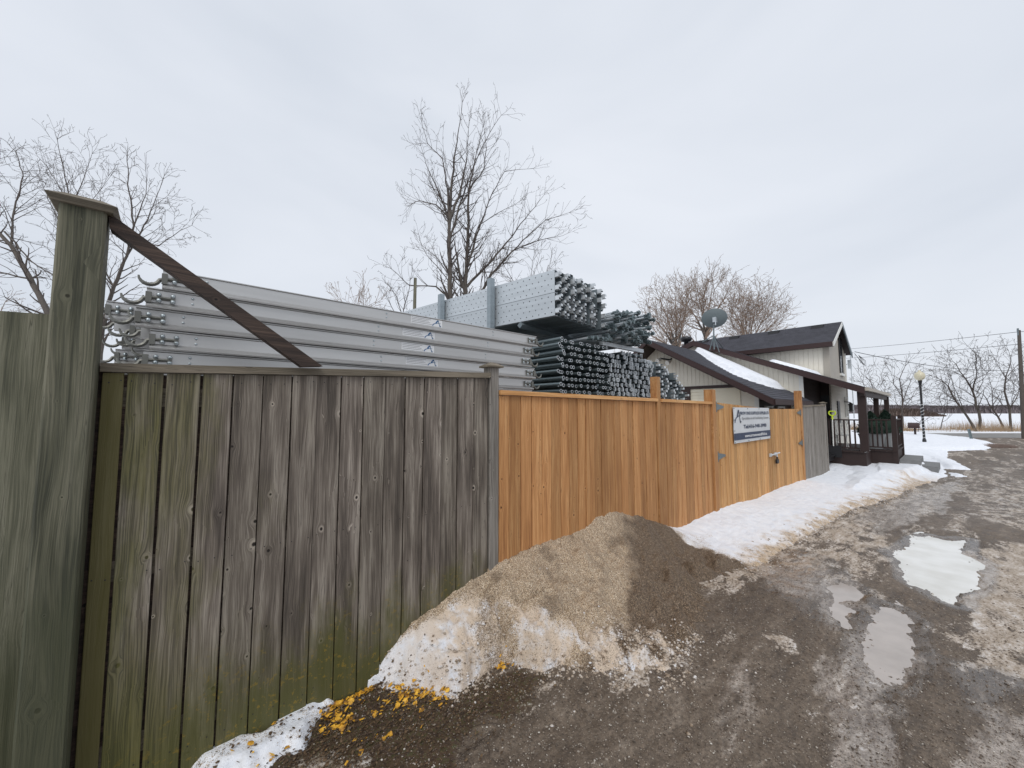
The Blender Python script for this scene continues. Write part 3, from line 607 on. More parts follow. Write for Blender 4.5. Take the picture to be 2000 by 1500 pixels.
chips('leaf_litter', 5200, [(700, 1400, .16, 3), (600, 1450, .12, 2), (800, 1420, .2, 3), (640, 1500, .2, 3), (900, 1380, .15, 2), (560, 1440, .05, 1), (720, 1330, .05, 1), (1000, 1330, .1, 1.2), (450, 1490, .06, 1)], (.003, .013), M['litter'], 'dark damp leaf litter along the foot of the fence', 6)
mb = MB()                                                   # twigs lying in the litter
for i in range(70):
    c = gpt(random.uniform(520, 960), random.uniform(1370, 1490)); a = random.uniform(0, 6.28); l = random.uniform(.02, .09)
    z0 = float(ground_h(np.array([c[0]]), np.array([c[1]]))[0])+.008
    mb.tube([(c[0]-l*math.cos(a), c[1]-l*math.sin(a), z0), (c[0], c[1]+.004, z0+.008*random.random()), (c[0]+l*math.cos(a+.2), c[1]+l*math.sin(a+.2), z0+.004)], .0012, 3)
tag(mb.build('twigs', M['brace_wood']), 'thin brown twigs lying in the leaf litter', kind='stuff')

# ================================================================== FENCES
FD = 2.46
f1 = empty('fence', (0.8, FD, 0), 'old weathered grey board fence with mossy foot, tall capped post at its left end', 'fence')
def fp(o, e): o.location = o.location-Vector(e.location) if True else o.location; return o
edges = [-.23, -.157, -.025, .106, .236, .37, .51, .644, .783, .918, 1.059, 1.201, 1.341, 1.483, 1.626, 1.768, 1.915]
railz = lambda s: 1.872+(s+.23)*(.094/2.13)
def prism_part(name, poly, a, b, ax, mat, par, org=None):
    """part whose mesh origin sits at org (world)"""
    org = org or (poly[0][0], a, poly[0][1]); mb = MB().prism(poly, a, b, ax); o = mb.build(name, mat, par, origin=org)
    if par: o.location = Vector(org)-Vector(par.location)
    return o
def box_part(name, x0, x1, y0, y1, z0, z1, mat, par, ch=0.):
    org = ((x0+x1)/2, (y0+y1)/2, z0); mb = MB()
    if ch:
        sec = [(x0+ch, y0), (x1-ch, y0), (x1, y0+ch), (x1, y1-ch), (x1-ch, y1), (x0+ch, y1), (x0, y1-ch), (x0, y0+ch)]; mb.prism(sec, z0, z1, 'z')
    else: mb.box(x0, x1, y0, y1, z0, z1)
    o = mb.build(name, mat, par, origin=org)
    if par: o.location = Vector(org)-Vector(par.location)
    return o
nails = MB()
for i in range(len(edges)-1):
    a, b = edges[i], edges[i+1]; gp = .0030 if i not in (1, 3) else .0055
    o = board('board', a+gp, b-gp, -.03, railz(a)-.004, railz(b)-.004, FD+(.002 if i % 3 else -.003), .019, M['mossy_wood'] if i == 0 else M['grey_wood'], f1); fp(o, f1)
    for zz in (railz(a)-.045, .98, .14):
        for fx in (.22, .78):
            if random.random() < .9:
                x_ = a+(b-a)*(fx+random.uniform(-.08, .08)); z_ = zz+random.uniform(-.012, .012)
                nails.add([(x_+.0032*math.cos(k*1.047), FD-.0055, z_+.0032*math.sin(k*1.047)) for k in range(6)]+[(x_, FD-.0065, z_)], [(k, (k+1) % 6, 6) for k in range(6)])
for i in range(len(edges)):
    a = edges[i]; box_part('gap_shade_strip', a-.016, a+.016, FD+.0222, FD+.030, 0, railz(a)-.01, M['brace_wood'], f1)  # dark strips added behind the board gaps so these read as dark lines
box_part('gap_shade_strip', -.262, -.205, FD+.034, FD+.05, -.3, 1.90, M['brace_wood'], f1)  # added dark strip closing the gap beside the tall post
o = nails.build('nails', M['black'], f1, origin=tuple(f1.location)); o.location = (0, 0, 0); tag(o, kind='stuff')
prism_part('cap_rail', [(-.238, railz(-.238)), (1.922, railz(1.922)), (1.922, railz(1.922)+.04), (-.238, railz(-.238)+.038)], FD-.022, FD+.066, 'y', M['rail_wood'], f1)
for zz in (1.72, .95, .18): box_part('back_rail', -.23, 1.925, FD+.022, FD+.062, zz, zz+.088, M['rail_wood'], f1)
# tall 6x6 post with bevelled cap, and the lone board on its left
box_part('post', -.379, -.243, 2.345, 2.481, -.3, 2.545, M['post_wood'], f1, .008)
cx, cy = -.311, 2.413; mb = MB(); a = .102; b = .088
mb.add([(cx-b, cy-b, 2.545), (cx+b, cy-b, 2.545), (cx+b, cy+b, 2.545), (cx-b, cy+b, 2.545), (cx-a, cy-a, 2.568), (cx+a, cy-a, 2.568), (cx+a, cy+a, 2.568), (cx-a, cy+a, 2.568), (cx-.05, cy-.05, 2.598), (cx+.05, cy-.05, 2.598), (cx+.05, cy+.05, 2.598), (cx-.05, cy+.05, 2.598)],
       [(3, 2, 1, 0), (8, 9, 10, 11)]+[(i, (i+1) % 4, 4+(i+1) % 4, 4+i) for i in range(4)]+[(4+i, 4+(i+1) % 4, 8+(i+1) % 4, 8+i) for i in range(4)])
o = mb.build('post_cap', M['rail_wood'], f1, origin=(cx, cy, 2.545)); o.location = Vector((cx, cy, 2.545))-f1.location
box_part('gap_shade_strip', -.42, -.36, FD+.075, FD+.085, -.3, 1.9, M['brace_wood'], f1)  # dark strip added so the gap left of the post reads as shadow
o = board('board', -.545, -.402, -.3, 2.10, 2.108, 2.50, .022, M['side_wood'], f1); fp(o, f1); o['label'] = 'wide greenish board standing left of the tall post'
# slanting dark brace from the tall post to the cap rail
a0 = onD(212, 418, 2.40); a1 = onD(628, 716, 2.40); a2 = onD(588, 717, 2.40); a3 = onD(216, 450, 2.40)
prism_part('brace', [(a3[0], a3[1]), (a2[0], a2[1]), (a1[0], a1[1]), (a0[0], a0[1])], 2.375, 2.435, 'y', M['brace_wood'], f1)
def cap_post(par, s0, w, d0, top, mat, cap=True, lab=None, z0=-.3):
    o = box_part('post', s0, s0+w, d0, d0+w, z0, top, mat, par, .004)
    if lab: o['label'] = lab
    if cap:
        cx, cy = s0+w/2, d0+w/2; a = w/2+.028; mb = MB()
        mb.add([(cx-a, cy-a, top), (cx+a, cy-a, top), (cx+a, cy+a, top), (cx-a, cy+a, top), (cx-a, cy-a, top+.014), (cx+a, cy-a, top+.014), (cx+a, cy+a, top+.014), (cx-a, cy+a, top+.014), (cx-.012, cy-.012, top+.045), (cx+.012, cy-.012, top+.045), (cx+.012, cy+.012, top+.045), (cx-.012, cy+.012, top+.045)],
               [(3, 2, 1, 0), (8, 9, 10, 11)]+[(i, (i+1) % 4, 4+(i+1) % 4, 4+i) for i in range(4)]+[(4+i, 4+(i+1) % 4, 8+(i+1) % 4, 8+i) for i in range(4)])
        c_ = mb.build('post_cap', M['rail_wood'], par, origin=(cx, cy, top)); c_.location = Vector((cx, cy, top))-Vector(par.location)
cap_post(f1, 1.926, .09, FD-.012, 2.055, M['grey_wood2'], lab='short capped post at the right end')
# cedar fence
f2 = empty('fence', (4.2, FD, 0), 'new orange cedar board fence between the grey fence and the double gate', 'fence')
oe = [2.022, 2.134, 2.269, 2.399, 2.529, 2.651, 2.787, 2.907, 3.039, 3.162, 3.298, 3.423, 3.543, 3.668, 3.788, 3.923, 4.053, 4.188, 4.316, 4.45, 4.59]
oz = lambda s: 1.83-(s-2.03)*.006
for i in range(len(oe)-1):
    box_part('gap_shade_strip', oe[i]-.02, oe[i]+.02, FD+.0212, FD+.027, 0, 1.8, M['brace_wood'], f2)  # added strips behind the cedar boards keep their gaps dark
    o = board('board', oe[i]+.0028, oe[i+1]-.0028, -.05, oz(oe[i]), oz(oe[i+1]), FD+random.uniform(-.002, .003), .018, M['cedar'], f2); fp(o, f2)
prism_part('cap_rail', [(2.022, 1.834), (4.592, 1.819), (4.592, 1.857), (2.022, 1.872)], FD-.03, FD+.06, 'y', M['cedar_rail'], f2)
box_part('post', 4.597, 4.69, FD-.012, FD+.08, -.3, 2.135, M['cedar'], f2, .004)
x_ = 4.694
while x_ < 6.24:
    w_ = random.choice((.095, .12, .14, .14)); x2 = min(x_+w_, 6.262); box_part('gap_shade_strip', x_-.02, x_+.02, FD+.0212, FD+.027, 0, 1.78, M['brace_wood'], f2); o = board('board', x_+.0035, x2-.0035, -.05, oz(x_)-.0, oz(x2), FD+random.uniform(-.002, .003), .018, M['cedar'], f2); fp(o, f2); x_ = x2  # the strip behind each gap is added to darken it
prism_part('cap_rail', [(4.694, 1.818), (6.262, 1.806), (6.262, 1.842), (4.694, 1.856)], FD-.03, FD+.06, 'y', M['cedar_rail'], f2)
box_part('post', 6.266, 6.396, FD-.03, FD+.10, -.3, 2.035, M['cedar'], f2, .004)
for a, b in ((2.03, 4.59), (4.7, 6.26)):
    for zz in (1.68, .95, .2): box_part('back_rail', a, b, FD+.022, FD+.06, zz, zz+.088, M['cedar_rail'], f2)
# double gate
def leaf_(s0, s1, za, zb, label, nm='gate'):
    e = empty(nm, (s0, FD, 0), label, 'gate'); x_ = s0; tot = s1-s0
    while x_ < s1-.01:
        x2 = x_+random.choice((.11, .13, .14)); x2 = s1 if s1-x2 < .07 else x2
        zt = lambda q: za+(zb-za)*(q-s0)/tot
        box_part('gap_shade_strip', x_-.0, x_+.03, FD+.0232, FD+.029, 0, 1.70, M['brace_wood'], e); o = board('board', x_+.005, x2-.005, -.12 if s0 < 8 else -.2, zt(x_), zt(x2), FD+random.uniform(-.003, .004), .018, M['cedar_pale'], e); fp(o, e); x_ = x2  # added strips darken the gaps between the gate boards
    for zz in (1.45, .85, .15): box_part('back_rail', s0+.02, s1-.02, FD+.024, FD+.06, zz, zz+.088, M['cedar_rail'], e)
    return e
g1 = leaf_(6.42, 9.17, 1.838, 1.742, 'left leaf of the cedar double gate, carrying the supplier banner')
g2 = leaf_(9.20, 11.60, 1.742, 1.752, 'right leaf of the cedar double gate beside the grey end panel')
def hinge(par, s0, z0, d):
    mb = MB(); y = FD-.012
    mb.box(s0-.03*d-.018, s0-.03*d+.018, y-.006, y, z0-.085, z0+.085)
    pl = [(s0, z0+.055), (s0, z0-.055), (s0+d*.30, z0-.014), (s0+d*.30, z0+.014)]
    if d < 0: pl = pl[::-1]
    mb.prism(pl, y-.005, y-.001, 'y'); mb.tube([(s0-.01*d, y-.008, z0-.08), (s0-.01*d, y-.008, z0+.08)], .008, 6)
    for k in range(3): mb.dome((s0+d*(.05+.09*k), y-.005, z0), .007, (0, -1, 0))
    o = mb.build('hinge', M['hinge'], par, origin=tuple(par.location)); o.location = (0, 0, 0)
for zz in (1.765, .99, .08): hinge(g1, 6.44, zz, 1)
for zz in (1.66, .93): hinge(g2, 11.56, zz, -1)
mb = MB(); lz = .82; ls = 9.20                                      # latch with padlock
mb.tube([(ls-.16, FD-.03, lz), (ls+.42, FD-.03, lz+.01)], .014, 8); mb.box(ls-.2, ls-.08, FD-.028, FD-.004, lz-.03, lz+.03); mb.box(ls+.12, ls+.24, FD-.028, FD-.004, lz-.03, lz+.03)
mb.tube([(ls+.18, FD-.04, lz), (ls+.18, FD-.045, lz-.06)], .012, 6)
o = mb.build('latch', M['galv_head'], g2, origin=tuple(g2.location)); o.location = (0, 0, 0)
mb = MB(); mb.box(ls+.12, ls+.25, FD-.06, FD-.03, lz-.19, lz-.11); mb.tube([(ls+.14, FD-.045, lz-.11), (ls+.15, FD-.045, lz-.06), (ls+.21, FD-.045, lz-.06), (ls+.23, FD-.045, lz-.11)], .009, 6)
p_ = mb.build('padlock', M['black'], None, origin=(ls+.18, FD-.045, lz-.15)); tag(p_, 'dark padlock hanging from the gate latch', 'padlock')
# end post + grey end panel
f3 = empty('fence', (13, FD, 0), 'short grey weathered fence panel between the gate and the porch', 'fence')
o = box_part('post', 11.63, 11.76, FD-.02, FD+.12, -.4, 2.20, M['cedar'], f3, .004); o['label'] = 'tall orange cedar gate post'
x_ = 11.85; n_ = 0
while x_ < 14.4:
    x2 = min(x_+.145, 14.42); o = board('board', x_+.002, x2-.002, -.5, 1.80+(x_-11.85)*.02, 1.80+(x2-11.85)*.02, FD+random.uniform(-.004, .004), .019, M['grey_wood2'], f3); fp(o, f3); x_ = x2
prism_part('cap_rail', [(11.84, 1.80), (14.44, 1.852), (14.44, 1.892), (11.84, 1.84)], FD-.02, FD+.07, 'y', M['rail_wood'], f3)
for zz in (1.6, .3): box_part('back_rail', 11.85, 14.42, FD+.024, FD+.06, zz, zz+.088, M['rail_wood'], f3)
cap_post(f3, 14.44, .12, FD-.01, 1.93, M['grey_wood2'])

# ------------------------------------------------------------------ SIGN
def text_mesh(txt, name, mat, par, x0, x1, z0, z1, y, bold=0., org=(0, 0, 0)):
    cu = bpy.data.curves.new('t', 'FONT'); cu.body = txt; cu.size = 1; cu.resolution_u = 2; cu.offset = bold
    to = bpy.data.objects.new('t', cu); COL.objects.link(to); bpy.context.view_layer.update()
    me = bpy.data.meshes.new_from_object(to.evaluated_get(bpy.context.evaluated_depsgraph_get())); bpy.data.objects.remove(to)
    P = np.array([v.co[:] for v in me.vertices]); lo, hi = P.min(0), P.max(0)
    Q = np.zeros_like(P); Q[:, 0] = x0+(P[:, 0]-lo[0])/(hi[0]-lo[0])*(x1-x0)-org[0]; Q[:, 2] = z0+(P[:, 1]-lo[1])/(hi[1]-lo[1])*(z1-z0)-org[2]; Q[:, 1] = y-org[1]
    me.vertices.foreach_set('co', Q.astype(np.float32).ravel()); me.name = name; me.materials.clear(); me.materials.append(mat); me.update()
    o = bpy.data.objects.new(name, me); COL.objects.link(o); o.parent = par; o['kind'] = 'stuff'; return o
SX0, SX1, SZ0, SZ1 = 7.10, 9.05, 1.155, 1.762; SY = FD-.030
sg = empty('sign', (SX0, SY, SZ0), 'white and navy vinyl banner of a scaffold supplier fixed on the gate', 'sign')
su = lambda u: SX0+(SX1-SX0)*u
sv = lambda v: SZ0+(SZ1-SZ0)*v
N_, K_ = 24, 12; V = []; F = []
wr = lambda u, v: .004*math.sin(u*14+v*6)+.003*math.sin(u*5-v*11)
for i in range(N_+1):
    for j in range(K_+1): V.append((su(i/N_)-SX0, wr(i/N_, j/K_)*.5, sv(j/K_)-SZ0))
F = [(i*(K_+1)+j, (i+1)*(K_+1)+j, (i+1)*(K_+1)+j+1, i*(K_+1)+j+1) for i in range(N_) for j in range(K_)]
b_ = len(V); V += [(v[0], v[1]+.004, v[2]) for v in V]; F += [tuple(b_+k for k in f[::-1]) for f in F]
o = MB().add(V, F).build('banner_sheet', M['banner'], sg, smooth=True)
org = (SX0, SY, SZ0); ty = SY-.006
mb = MB(); mb.box(su(0)+.002, su(1)-.002, ty, ty+.001, sv(.085), sv(.275)); o = mb.build('navy_band', M['navy'], sg, origin=org); o.location = (0, 0, 0)
text_mesh('RROW ONE SCAFFOLDS SUPPLIER LTD', 'lettering', M['navy'], sg, su(.155), su(.975), sv(.79), sv(.885), ty, .035, org)
text_mesh('Specialize in all Scaffolding System', 'lettering', M['grey_print'], sg, su(.20), su(.955), sv(.63), sv(.725), ty, .012, org)
text_mesh('Tel:416-948-3990', 'lettering', M['navy'], sg, su(.235), su(.88), sv(.385), sv(.505), ty, .03, org)
text_mesh('www.arrowonescaffold.ca', 'lettering', M['decal'], sg, su(.25), su(.88), sv(.135), sv(.225), ty-.002, .03, org)
def logo(par, x0, x1, z0, z1, y, mat, org, nm='logo'):
    X = lambda u: x0+(x1-x0)*u-org[0]; Z = lambda v: z0+(z1-z0)*v-org[2]; Y = y-org[1]; mb = MB()
    mb.add([(X(.32), Y, Z(.55)), (X(.48), Y, Z(.55)), (X(.66), Y, Z(1)), (X(.52), Y, Z(1))], [(0, 1, 2, 3)])
    mb.add([(X(.66), Y, Z(1)), (X(.56), Y, Z(1)), (X(.78), Y, Z(.0)), (X(.88), Y, Z(.0))], [(0, 1, 3, 2)])
    mb.add([(X(.72), Y, Z(.10)), (X(.84), Y, Z(-.06)), (X(.96), Y, Z(.10))], [(0, 1, 2)])
    pts = []
    for k in range(9):
        a = R(100+k*10); pts += [(X(.62+.62*math.cos(a)), Y, Z(.0+.55*math.sin(a))), (X(.62+.52*math.cos(a)), Y, Z(.0+.46*math.sin(a)))]
    mb.add(pts, [(2*k, 2*k+1, 2*k+3, 2*k+2) for k in range(8)])
    mb.add([(X(.35), Y, Z(.5)), (X(.35), Y, Z(.56)), (X(.86), Y, Z(.56)), (X(.86), Y, Z(.5))], [(0, 1, 2, 3)])
    return mb.build(nm, mat, par)
logo(sg, su(.02), su(.19), sv(.57), sv(.93), ty-.001, M['navy'], org)
mb = MB()
for u in (.01, .35, .67, .985):
    for v in (.03, .97): mb.dome((su(u), ty-.001, sv(v)), .012, (0, -1, 0))
for v in (.35, .65):
    for u in (.01, .99): mb.dome((su(u), ty-.001, sv(v)), .012, (0, -1, 0))
o = mb.build('grommets', M['hinge'], sg, origin=org); o.location = (0, 0, 0)

# ================================================================== ALUMINIUM SCAFFOLD DECKS
DK = .118                                   # stacking pitch
ALEN = 3.02
def make_deck(sticker=True, first=None):
    e = empty('scaffold_deck')
    # two side beams of channel section, lips pointing outwards
    sec = [(.0, .002), (-.027, .0), (-.029, .009), (-.004, .034), (-.002, .104), (-.010, .109), (-.010, .114), (.004, .116), (.006, .002)]
    for sd_ in (0, 1):
        mb = MB(); pl = [(y if sd_ == 0 else .48-y, z_) for y, z_ in sec]
        if sd_: pl = pl[::-1]
        mb.prism(pl, 0, ALEN, 'x'); mb.build('side_beam', M['alu'], e)
        for en in (0, 1):                   # hook castings
            sx = -1 if en == 0 else 1; x0 = 0 if en == 0 else ALEN; y = -.004 if sd_ == 0 else .484; ys = -1 if sd_ == 0 else 1
            mb = MB(); X = lambda q: x0-sx*q*-1 if False else x0+sx*q
            arc = [(-.115, .061), (-.06, .061), (-.01, .058), (.012, .048)]+[(.055+.044*math.cos(a), .058+.044*math.sin(a)) for a in [R(200+20*k) for k in range(9)]]
            pr = [.010]*3+[.011]*7+[.009, .007, .005]
            mb.tube([(X(q[0]), y+ys*.006, q[1]) for q in arc], pr[:len(arc)], 6)
            mb.box(min(X(-.022), X(.004)), max(X(-.022), X(.004)), min(y, y+ys*.016), max(y, y+ys*.016), .028, .088)
            mb.box(min(X(-.122), X(-.102)), max(X(-.122), X(-.102)), min(y, y+ys*.014), max(y, y+ys*.014), .040, .086)
            h_ = mb.build('hook', M['alu_cast'], e)
            mb = MB()
            for q, zz in ((-.052, .078), (-.052, .046), (-.112, .078), (-.112, .046)): mb.dome((X(q), y+ys*.014, zz), .0125, (0, ys, 0))
            tag(mb.build('rivets', M['rivet'], h_), kind='stuff')
    mb = MB()
    for k in range(4): mb.box(0.01, ALEN-.01, .008+.1165*k, .008+.1165*k+.112, .092, .104)
    mb.build('deck_panel', M['alu'], e)
    mb = MB()
    for k in range(3):
        x0 = .3+k*1.2; mb.box(x0, x0+.04, .01, .47, .02, .06)
    mb.build('cross_member', M['alu'], e)
    mb = MB()
    for q in (.20, 1.33, 2.42):
        for zz in (.052, .084): mb.dome((q, -.002, zz), .009, (0, -1, 0))
    tag(mb.build('rivets', M['rivet'], e), kind='stuff')
    return e
def sticker(e, x0, col=True):
    x1 = x0+.30; st = MB().box(x0, x1, -.0055, -.0025, .042, .102).build('sticker', M['decal'], e)
    mb = MB()
    for k, (a, b) in enumerate(((.02, .62), (.02, .55), (.02, .60), (.02, .66))):
        zz = .094-.013*k; mb.box(x0+.3*a, x0+.3*b, -.0062, -.0057, zz-.003, zz)
    mb.build('print', M['grey_print'], st)
    logo(st, x0+.20, x0+.295, .046, .099, -.0066, M['blue'], (0, 0, 0))
proto = make_deck()
rows_left = [onD(x_, y_, 2.95)[0] for x_, y_ in ((318, 540), (286, 577), (265, 618), (293, 660), (279, 700), (270, 705), (290, 705), (262, 705))]
ztop = 2.515
stk = []; words = ['topmost', 'second', 'third', 'fourth', 'fifth', 'sixth', 'seventh', 'lowest']
first = True
for colm in range(4):
    for r_ in range(8):
        e = proto if first else copytree(proto); first = False
        if colm == 0: x0 = rows_left[r_]; top = ztop
        else: x0 = ([-.21, -.27, -.30, -.38][colm]+random.uniform(-.10, .08)) if not (colm == 1 and r_ > 1) else random.uniform(.0, .15); top = ztop-(.115 if colm == 1 else .12*colm)
        e.location = (x0, 2.95+.535*colm, top-DK*(r_+1)+random.uniform(-.002, .002)); e.rotation_euler = (0, 0, random.uniform(-.003, .003))
        if colm == 0:
            tag(e, f'{words[r_]} aluminium scaffold deck from the top in the front stack behind the grey fence' if r_ else 'topmost aluminium scaffold deck of the front stack behind the grey fence', 'scaffold deck', 'aluminium scaffold decks')
            if r_ < 6: stk.append((e, onD((806, 790, 788, 797, 800, 800)[r_]-4, 640, 2.95)[0]-x0))
        else: tag(e, f'aluminium scaffold deck, {words[r_]} from the top in the {[0,"second","third","rearmost"][colm]} stack from the grey fence', 'scaffold deck', 'aluminium scaffold decks')

for a_ in stk: sticker(*a_)
# ================================================================== STEEL PLANKS ON THE RACK
rack = empty('storage_rack', (4.4, 5.0, -.2), 'galvanised storage rack posts holding the perforated steel planks', 'storage rack')
def rp(name, x0, x1, y0, y1, z0, z1, mat='galv_mid'): return box_part(name, x0, x1, y0, y1, z0, z1, M[mat], rack)
PA = R(98.6)                               # heading of the planks (away from the lane)
px0, py0 = 3.73, 3.38
def along(k, off=0): return (px0+math.cos(PA)*k+math.sin(PA)*off, py0+math.sin(PA)*k-math.cos(PA)*off)
for px_, ty_, by in ((958, 540, 2.0), (860, 572, 2.0)):
    # post just in front of the outer plank
    best = None
    for k in np.linspace(0, 4, 400):
        q = along(k, -.06); X = q[0]*RT[0]+q[1]*RT[1]; t = q[0]*FW[0]+q[1]*FW[1]; u = 1000+FPX*X/t
        if best is None or abs(u-px_) < best[0]: best = (abs(u-px_), q, t)
    q, t = best[1], best[2]; zt = EYE+(803-ty_)/FPX*t
    rp('post', q[0]-.045, q[0]+.035, q[1]-.045, q[1]+.04, -.2, zt)
for q in (along(.9, 2.2), along(2.6, 2.2)): rp('post', q[0]-.04, q[0]+.04, q[1]-.04, q[1]+.04, -.2, 3.6)
for k in (.55, 1.7, 2.8):
    a_, b_ = along(k, -.05), along(k, 2.3); mb = MB(); mb.tube([(a_[0], a_[1], 2.895), (b_[0], b_[1], 2.895)], .045, 4)
    o = mb.build('beam', M['galv_dark'], rack, origin=tuple(rack.location)); o.location = (0, 0, 0)
PH = .305; PT = .068; PL = 3.9
def make_plank(holes, zs=(.03, .20)):
    e = empty('steel_plank'); mb = MB(); t = .004
    # channel on edge: web at x=0 facing the lane side, flanges run to x=PT; length along +Y
    sec = [(0, 0), (PT, 0), (PT, .018), (PT-t, .018), (PT-t, t), (t, t), (t, PH-t), (PT-t, PH-t), (PT-t, PH-.018), (PT, PH-.018), (PT, PH), (0, PH)]
    mb.prism(sec, 0, PL, 'y'); mb.build('channel', M['galv'] if holes else M['galv_dark'], e)
    if holes:
        mb = MB()
        for r_ in range(4):
            zz = .045+r_*.072
            for i in range(int(PL/.105)):
                yy = .05+i*.105+(.052 if r_ % 2 else 0)
                mb.add([(-.0012, yy+.0085*math.cos(a), zz+.0085*math.sin(a)) for a in [k*1.047 for k in range(6)]], [(5, 4, 3, 2, 1, 0)])
        tag(mb.build('perforations', M['void'], e), kind='stuff')
    for zz in zs:
        mb = MB(); l = .06
        mb.box(.006, .054, -l, .02, zz, zz+.005); mb.box(.006, .054, -l, .02, zz+.060, zz+.065); mb.box(.006, .011, -l, .02, zz, zz+.065)
        mb.box(.006, .054, -l-.004, -l+.001, zz+.034, zz+.065)
        mb.build('end_bracket', M['galv_head'], e)
    return e
pA = make_plank(True); pB = make_plank(False, (.10, .235)); pC = make_plank(False, (.02, .165)); ua = ub = uc = False
for r_ in range(2):
    for c_ in range(17):
        if c_ == 0: e = pA if not ua else copytree(pA); ua = True
        elif c_ % 2: e = pB if not ub else copytree(pB); ub = True
        else: e = pC if not uc else copytree(pC); uc = True
        q = along(random.uniform(-.09, .07)-.02*(c_ % 2) if c_ else 0, c_*.0735)
        e.location = (q[0], q[1], 2.955+(1-r_)*(PH+.006)+random.uniform(-.006, .006)*(c_ > 0)); e.rotation_euler = (0, 0, PA-R(90)+random.uniform(-.004, .004)*(c_ > 0))
        if c_ == 0: tag(e, ('upper' if r_ == 0 else 'lower')+' perforated galvanised plank with its dotted face turned to the aluminium decks', 'steel plank', 'steel planks on the rack')
        else: tag(e, 'galvanised plank in the '+('upper' if r_ == 0 else 'lower')+' rack layer, '+('left' if c_ < 6 else 'middle' if c_ < 12 else 'right')+' third, only its open end seen', 'steel plank', 'steel planks on the rack')

# ------------------------------------------------------------------ tubes stacked below the rack
def ring_tube(name, r, L_, mat, par=None, k=10, th=.0042):
    V = []; F = []
    for rr, y in ((r, 0), (r, L_), (r-th, 0), (r-th, .12)):
        V += [(rr*math.cos(6.2832*j/k), y, rr*math.sin(6.2832*j/k)) for j in range(k)]
    for j in range(k):
        n_ = (j+1) % k; F += [(j, n_, k+n_, k+j), (n_, j, 2*k+j, 2*k+n_), (2*k+n_, 2*k+j, 3*k+j, 3*k+n_)]
    F.append(tuple(3*k+j for j in range(k)))
    mb = MB().add(V, F); o = mb.build(name, mat, par, smooth=False); return o
tp = empty('steel_tube'); ring_tube('pipe', .0225, 2.2, M['galv_tube'], tp)
mb = MB(); k = 12
V = []
for rr in (.0235, .0175):
    for y in (-.001, .004): V += [(rr*math.cos(6.2832*j/k), y, rr*math.sin(6.2832*j/k)) for j in range(k)]
F = [(j, (j+1) % k, 2*k+(j+1) % k, 2*k+j) for j in range(k)]+[(j, k+j, k+(j+1) % k, (j+1) % k) for j in range(k)]
mb.add(V, F).build('rim', M['galv_head'], tp)
first = True; rowname = ['top', 'second', 'third', 'fourth', 'fifth', 'sixth', 'seventh', 'eighth', 'ninth', 'bottom']
for r_ in range(10):
    x_ = 3.80 if r_ % 2 == 0 else 3.74; i = 0; end = 5.02+.02*(r_ % 2)-(0 if r_ else .08)
    while x_ < end:
        e = tp if first else copytree(tp); first = False
        yy = 3.42+(-.10 if i == 0 else 0)+random.uniform(-.03, .03)
        e.location = (x_, yy, 2.655-.0868*r_+random.uniform(-.004, .004)-(x_-3.8)*.0); e.rotation_euler = (random.uniform(-.006, .006), 0, random.uniform(-.012, .012))
        tag(e, f'galvanised tube in the {rowname[r_]} row of the tube stack below the rack', 'steel tube', 'stacked tubes below the rack')
        x_ += (.062 if i % 2 else .125); i += 1
# spacer bars between rows keep the stack together
# ledgers with open C heads
lg = empty('ledger'); mb = MB(); mb.tube([(0, .03, 0), (0, 1.6, 0)], .02, 8); mb.build('pipe', M['galv_tube'], lg)
mb = MB(); V = []; F = []; a_ = [R(-130+26*j) for j in range(11)]
for y in (0, .018):
    for rr in (.032, .0225): V += [(rr*math.cos(a)*.95, y, rr*math.sin(a)) for a in a_]
n_ = len(a_)
for j in range(n_-1): F += [(j, j+1, n_+j+1, n_+j), (2*n_+j, 3*n_+j, 3*n_+j+1, 2*n_+j+1), (j, 2*n_+j, 2*n_+j+1, j+1), (n_+j, n_+j+1, 3*n_+j+1, 3*n_+j)]
F += [(0, n_, 3*n_, 2*n_), (n_-1, 3*n_-1, 4*n_-1, 2*n_-1)]
mb.add(V, F); mb.box(-.006, .006, -.01, .02, -.034, .034); mb.build('head', M['galv_head'], lg)
first = True
for r_ in range(11):
    for c_ in range(17):
        if r_ == 0 and (c_ < 4 or c_ > 11): continue
        e = lg if first else copytree(lg); first = False
        e.location = (5.27+c_*.082+(.03 if r_ % 2 else 0)+random.uniform(-.008, .008), 3.60+random.uniform(-.05, .04), 2.665-.076*r_+random.uniform(-.005, .005))
        e.rotation_euler = (random.uniform(-.02, .02), random.choice((0, 3.14, 3.14, 3.14))+random.uniform(-.22, .22), random.uniform(-.03, .03))
        tag(e, f'galvanised ledger with open C head, row {["one","two","three","four","five","six","seven","eight","nine","ten","eleven","twelve"][r_]} from the top of the ledger pile', 'ledger', 'ledgers piled beside the tubes')
